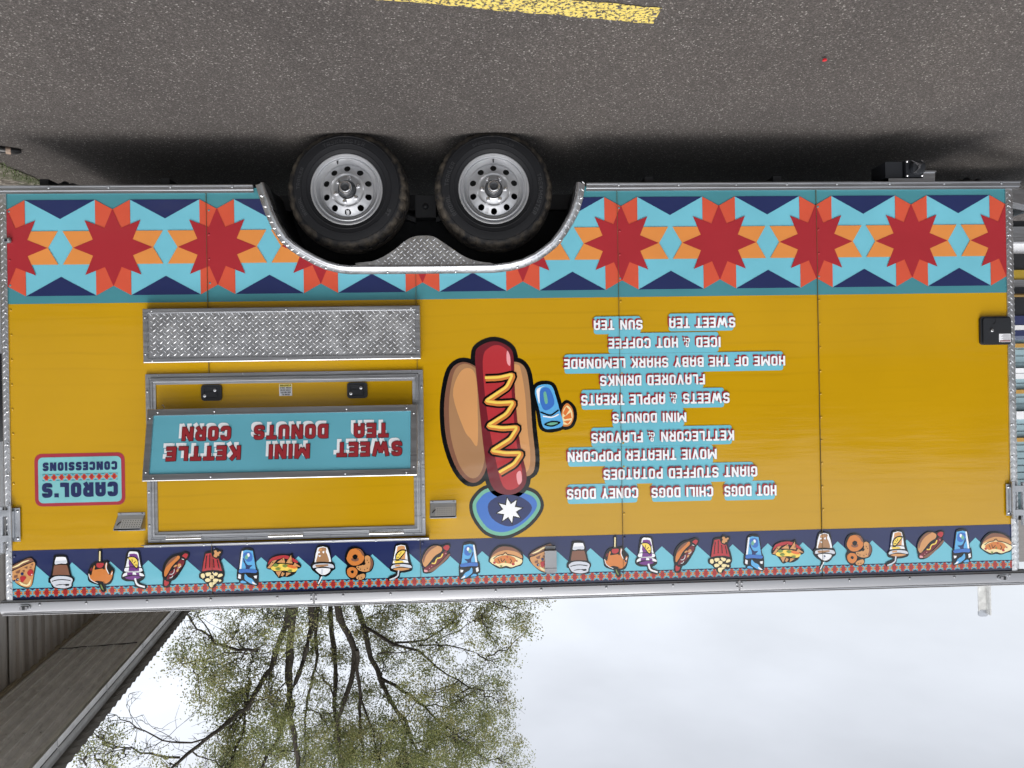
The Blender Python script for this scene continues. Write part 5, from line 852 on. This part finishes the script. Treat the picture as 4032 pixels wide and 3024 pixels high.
b = MB(); b.hexa([S(4.19, 7.0, .1), S(4.235, 7.0, .1), S(4.235, 9.55, .1), S(4.19, 9.55, .1)], [S(4.19, 7.0, 3.4), S(4.235, 7.0, 3.4), S(4.235, 9.55, 3.4), S(4.19, 9.55, 3.4)]); D = b.build('garage_door', plain('white_door_paint', (.62, .63, .64), .4), SH)
b = MB(); b.hexa([S(4.18, 7.3, 1.12), S(4.189, 7.3, 1.12), S(4.189, 9.545, 1.08), S(4.18, 9.545, 1.08)], [S(4.18, 7.3, 2.1), S(4.189, 7.3, 2.1), S(4.189, 9.545, 2.1), S(4.18, 9.545, 2.1)]); b.build('window', plain('dark_glass', (.03, .035, .045), .1), D)

# ---------------------------------------------------------------- neighbouring house seen past the trailer's front
HO = empty('house', (-19, 14, 0), 'blue grey clapboard house with white and tan trim boards behind the trailer front', 'house')
M_SID = plain('blue_grey_siding', lin(128, 152, 160), .5); M_TAN = plain('tan_trim', lin(176, 138, 70), .5)
b = MB(); z = .3
while z < 4.4: b.hexa([(-24, 9.99, z), (-13.2, 9.99, z), (-13.2, 10.3, z), (-24, 10.3, z)], [(-24, 10.01, z + .14), (-13.2, 10.01, z + .14), (-13.2, 10.3, z + .14), (-24, 10.3, z + .14)]); z += .14
b.box(-24, -13.25, 10.3, 18, .0, 4.4); b.box(-24, -13.22, 10.02, 10.3, 0, .3); adopt(b.build('wall', M_SID), HO)
b = MB(); b.box(-24, -13.1, 9.93, 9.985, 1.38, 1.48); b.box(-24, -13.1, 9.93, 9.985, 1.49, 1.60); adopt(b.build('window_sill', M_STICK), HO)
b = MB()
for z in (.88, 1.82, 2.80): b.box(-24, -13.1, 9.94, 9.985, z, z + .08)
adopt(b.build('trim_board', M_TAN), HO)
b = MB(); b.box(-13.9, -13.5, 9.90, 9.985, 2.26, 2.42); adopt(b.build('wall_lamp', M_STICK), HO)
b = MB(); b.prism([(-24.3, 9.6, 4.4), (-24.3, 18.4, 4.4), (-24.3, 14, 6.4)], (11.4, 0, 0)); adopt(b.build('roof', plain('house_shingles', (.12, .115, .11), .8)), HO)

# ---------------------------------------------------------------- trees behind the trailer
def bark():
    M = Mat('bark'); v = M.noise(14, 6, (3, 3, .5), .65); M.col(M.ramp(v, [(.3, (.030, .026, .022)), (.55, (.075, .066, .056)), (.75, (.14, .125, .105))])); M.set(Roughness=.9, Specular_IOR_Level=.2); M.bump(v, .8, .03); return M.m
M_BARK = bark()
def leafm(name, c):
    M = Mat(name); M.col(M.ramp(M.noise(1.5, 3), [(.3, tuple(v * .75 for v in c)), (.7, tuple(v * 1.25 for v in c))])); M.set(Roughness=.55, Specular_IOR_Level=.3)
    tr = M.n('ShaderNodeBsdfTranslucent'); tr.inputs[0].default_value = (*[v * 1.2 for v in c], 1); mx = M.n('ShaderNodeMixShader'); mx.inputs[0].default_value = .45; M.l(M.p.outputs[0], mx.inputs[1]); M.l(tr.outputs[0], mx.inputs[2]); M.l(mx.outputs[0], M.out.inputs[0]); return M.m
M_LEAF = [leafm('leaf_olive', (.30, .32, .13)), leafm('leaf_green', (.18, .21, .09)), leafm('leaf_pale', (.36, .34, .17))]
def make_tree(name, label, data, base):
    limbs, clumps = data; rnd_ = random.Random(len(clumps))
    T = empty(name, base, label, 'tree', 'trees behind the trailer'); tb = MB(); nodes = []
    for q, r0, r1 in limbs:
        r0, r1 = r0 * .46, r1 * .42
        pts = [Vector(q[i:i + 3]) for i in range(0, len(q), 3)]; P = []
        for i in range(len(pts) - 1):
            n = max(2, int((pts[i + 1] - pts[i]).length / .35))
            for k in range(n): P.append(pts[i].lerp(pts[i + 1], k / n) + Vector((rnd_.gauss(0, .02), rnd_.gauss(0, .05), rnd_.gauss(0, .02))))
        P.append(pts[-1]); n = len(P); R_ = [r0 + (r1 - r0) * i / (n - 1) for i in range(n)]
        tb.tube(P, [r * rnd_.uniform(.86, 1.14) for r in R_], 10 if r0 > .1 else 6); nodes += list(zip(P, R_))
        if r0 < .11:
            for p_, r_ in list(zip(P, R_))[2:]:
                for _ in range(rnd_.choice((1, 1, 2, 3))):
                    dv = ((P[-1] - P[0]).normalized() * .7 + Vector((rnd_.gauss(0, .7), rnd_.gauss(0, .5), rnd_.gauss(.25, .7)))).normalized(); ln_ = rnd_.uniform(.3, 1.1)
                    tw = [p_]
                    for k in range(5): dv = (dv + Vector((rnd_.gauss(0, .22), rnd_.gauss(0, .22), rnd_.gauss(.05, .22)))).normalized(); tw.append(tw[-1] + dv * ln_ / 5)
                    tb.tube(tw, [.009 * (1 - .7 * k / 5) for k in range(6)], 4, cap=False)
                    for k in (2, 3, 4):
                        d2 = (dv + Vector((rnd_.gauss(0, .8), rnd_.gauss(0, .6), rnd_.gauss(0, .8)))).normalized(); tb.tube([tw[k], tw[k] + d2 * ln_ * .25, tw[k] + (d2 + dv * .4) * ln_ * .45], [.006, .005, .003], 3, cap=False)
    # trunk down to the ground, hidden behind the trailer
    for q, r0, r1 in limbs:
        p = Vector(q[:3])
        r0 *= .46
        if r0 > .07: tb.tube([p, (p.x + (base[0] - p.x) * .5, p.y + (base[1] - p.y) * .5, p.z * .5), (base[0] + rnd_.uniform(-.1, .1), base[1] + rnd_.uniform(-.1, .1), -.1)], [r0, r0 * 1.15, r0 * 1.5], 10)
    lv = MB()
    def twig(a, b_, r, n=5):
        P = [a.lerp(b_, k / n) + Vector((rnd_.gauss(0, .05), rnd_.gauss(0, .05), rnd_.gauss(0, .05))) * (0 if k in (0,) else 1) + Vector((0, 0, .12 * sin(pi * k / n))) for k in range(n + 1)]
        tb.tube(P, [r * (1 - .8 * k / n) for k in range(n + 1)], 4, cap=False); return P
    for x, y, z, r, dn in clumps:
        c = Vector((x, y, z)); near_ = sorted(nodes, key=lambda q: (q[0] - c).length)[:4]; a = rnd_.choice(near_)[0]; sr = rnd_.uniform(.16, .26)
        main = twig(a, c + Vector((rnd_.gauss(0, r * .3), rnd_.gauss(0, r * .3), rnd_.gauss(0, r * .3))), .028, 7)
        ns = int(20 * max(.4, dn) * (r / .77) ** 2) + 4
        for s in range(ns):
            d = Vector((rnd_.gauss(0, 1), rnd_.gauss(0, 1.2), rnd_.gauss(0, 1))).normalized() * r * rnd_.random() ** .45 * 1.12; p = c + d
            tp = twig(rnd_.choice(main[2:]), p, .011, 4) if s % 2 == 0 else [p]
            nl = int(rnd_.uniform(66, 130) * (.25 + dn * .9)); m = rnd_.choices((0, 1, 2), (5, 3, 2))[0]
            for k in range(nl):
                q = p + Vector((rnd_.gauss(0, .17), rnd_.gauss(0, .2), rnd_.gauss(0, .13))) if rnd_.random() < .75 else rnd_.choice(tp) + Vector((rnd_.gauss(0, .07), rnd_.gauss(0, .07), rnd_.gauss(0, .07)))
                u = Vector((rnd_.gauss(0, 1), rnd_.gauss(0, 1), rnd_.gauss(-.3, 1))).normalized(); v = u.cross(Vector((rnd_.gauss(0, 1), rnd_.gauss(0, 1), rnd_.gauss(0, 1)))).normalized(); L = rnd_.uniform(.042, .078); W_ = L * rnd_.uniform(.26, .38)
                lv.add([q, q + u * L * .5 + v * W_, q + u * L, q + u * L * .5 - v * W_], [(0, 1, 2, 3)], m if rnd_.random() < .8 else rnd_.randrange(3))
    adopt(tb.build('trunk', M_BARK, None, 60), T); adopt(lv.build('crown', M_LEAF), T); return T
make_tree('broadleaf_tree', 'tall broadleaf tree with a straight dark trunk and long bare-tipped limbs next to the shed', TREE1, (1.3, 18, 0))
make_tree('broadleaf_tree', 'broad spreading tree of several leaning stems and olive leaves behind the middle of the trailer', TREE2, (-2.0, 20, 0))

# far trees across the road: only their reflection in the glossy panels shows
b = MB(); x = -90
def ridge(x0, x1, y, h0, h1, amp):
    n = int((x1 - x0) / .8); P = []
    for i in range(n + 1):
        x = x0 + (x1 - x0) * i / n; t = i / n; P.append((x, h0 + (h1 - h0) * t + amp * (sin(x * .31) + .6 * sin(x * .83 + 1) + .35 * sin(x * 2.1)) + random.uniform(-.4, .4)))
    for (xa, za), (xb, zb) in zip(P[:-1], P[1:]): b.hexa([(xa, y, 0), (xb, y, 0), (xb, y - 3, 0), (xa, y - 3, 0)], [(xa, y, za), (xb, y, zb), (xb, y - 3, zb * .9), (xa, y - 3, za * .9)])
ridge(-90, -4, -44, 6.0, 6.5, .8); ridge(-4, 2, -44, 7.5, 12, 1.0); ridge(2, 60, -40, 14, 14, 1.6)
tag(b.build('far_woods', plain('far_foliage', (.05, .058, .03), .9, var=.4, vscale=.8)), kind='stuff')
BA = empty('reflector_barn', (18, -16, 0), 'unseen pale grey building added behind the camera for its reflection in the metal', 'reflector_barn')  # out-of-frame building, added only as a bright reflection for the aluminium
adopt(MB().box(1.8, 34, -21, -11, 0, 4.4).build('wall', plain('pale_reflector_siding', (.78, .78, .77), .6)), BA)
adopt(MB().prism([(1.4, -10.6, 4.41), (1.4, -21.4, 4.41), (1.4, -16, 6.2)], (33, 0, 0)).build('roof', plain('reflector_roof', (.22, .22, .22), .6)), BA)
adopt(MB().box(2.9, 3.5, -10.995, -10.95, .05, 2.6).build('door', M_DARK), BA)
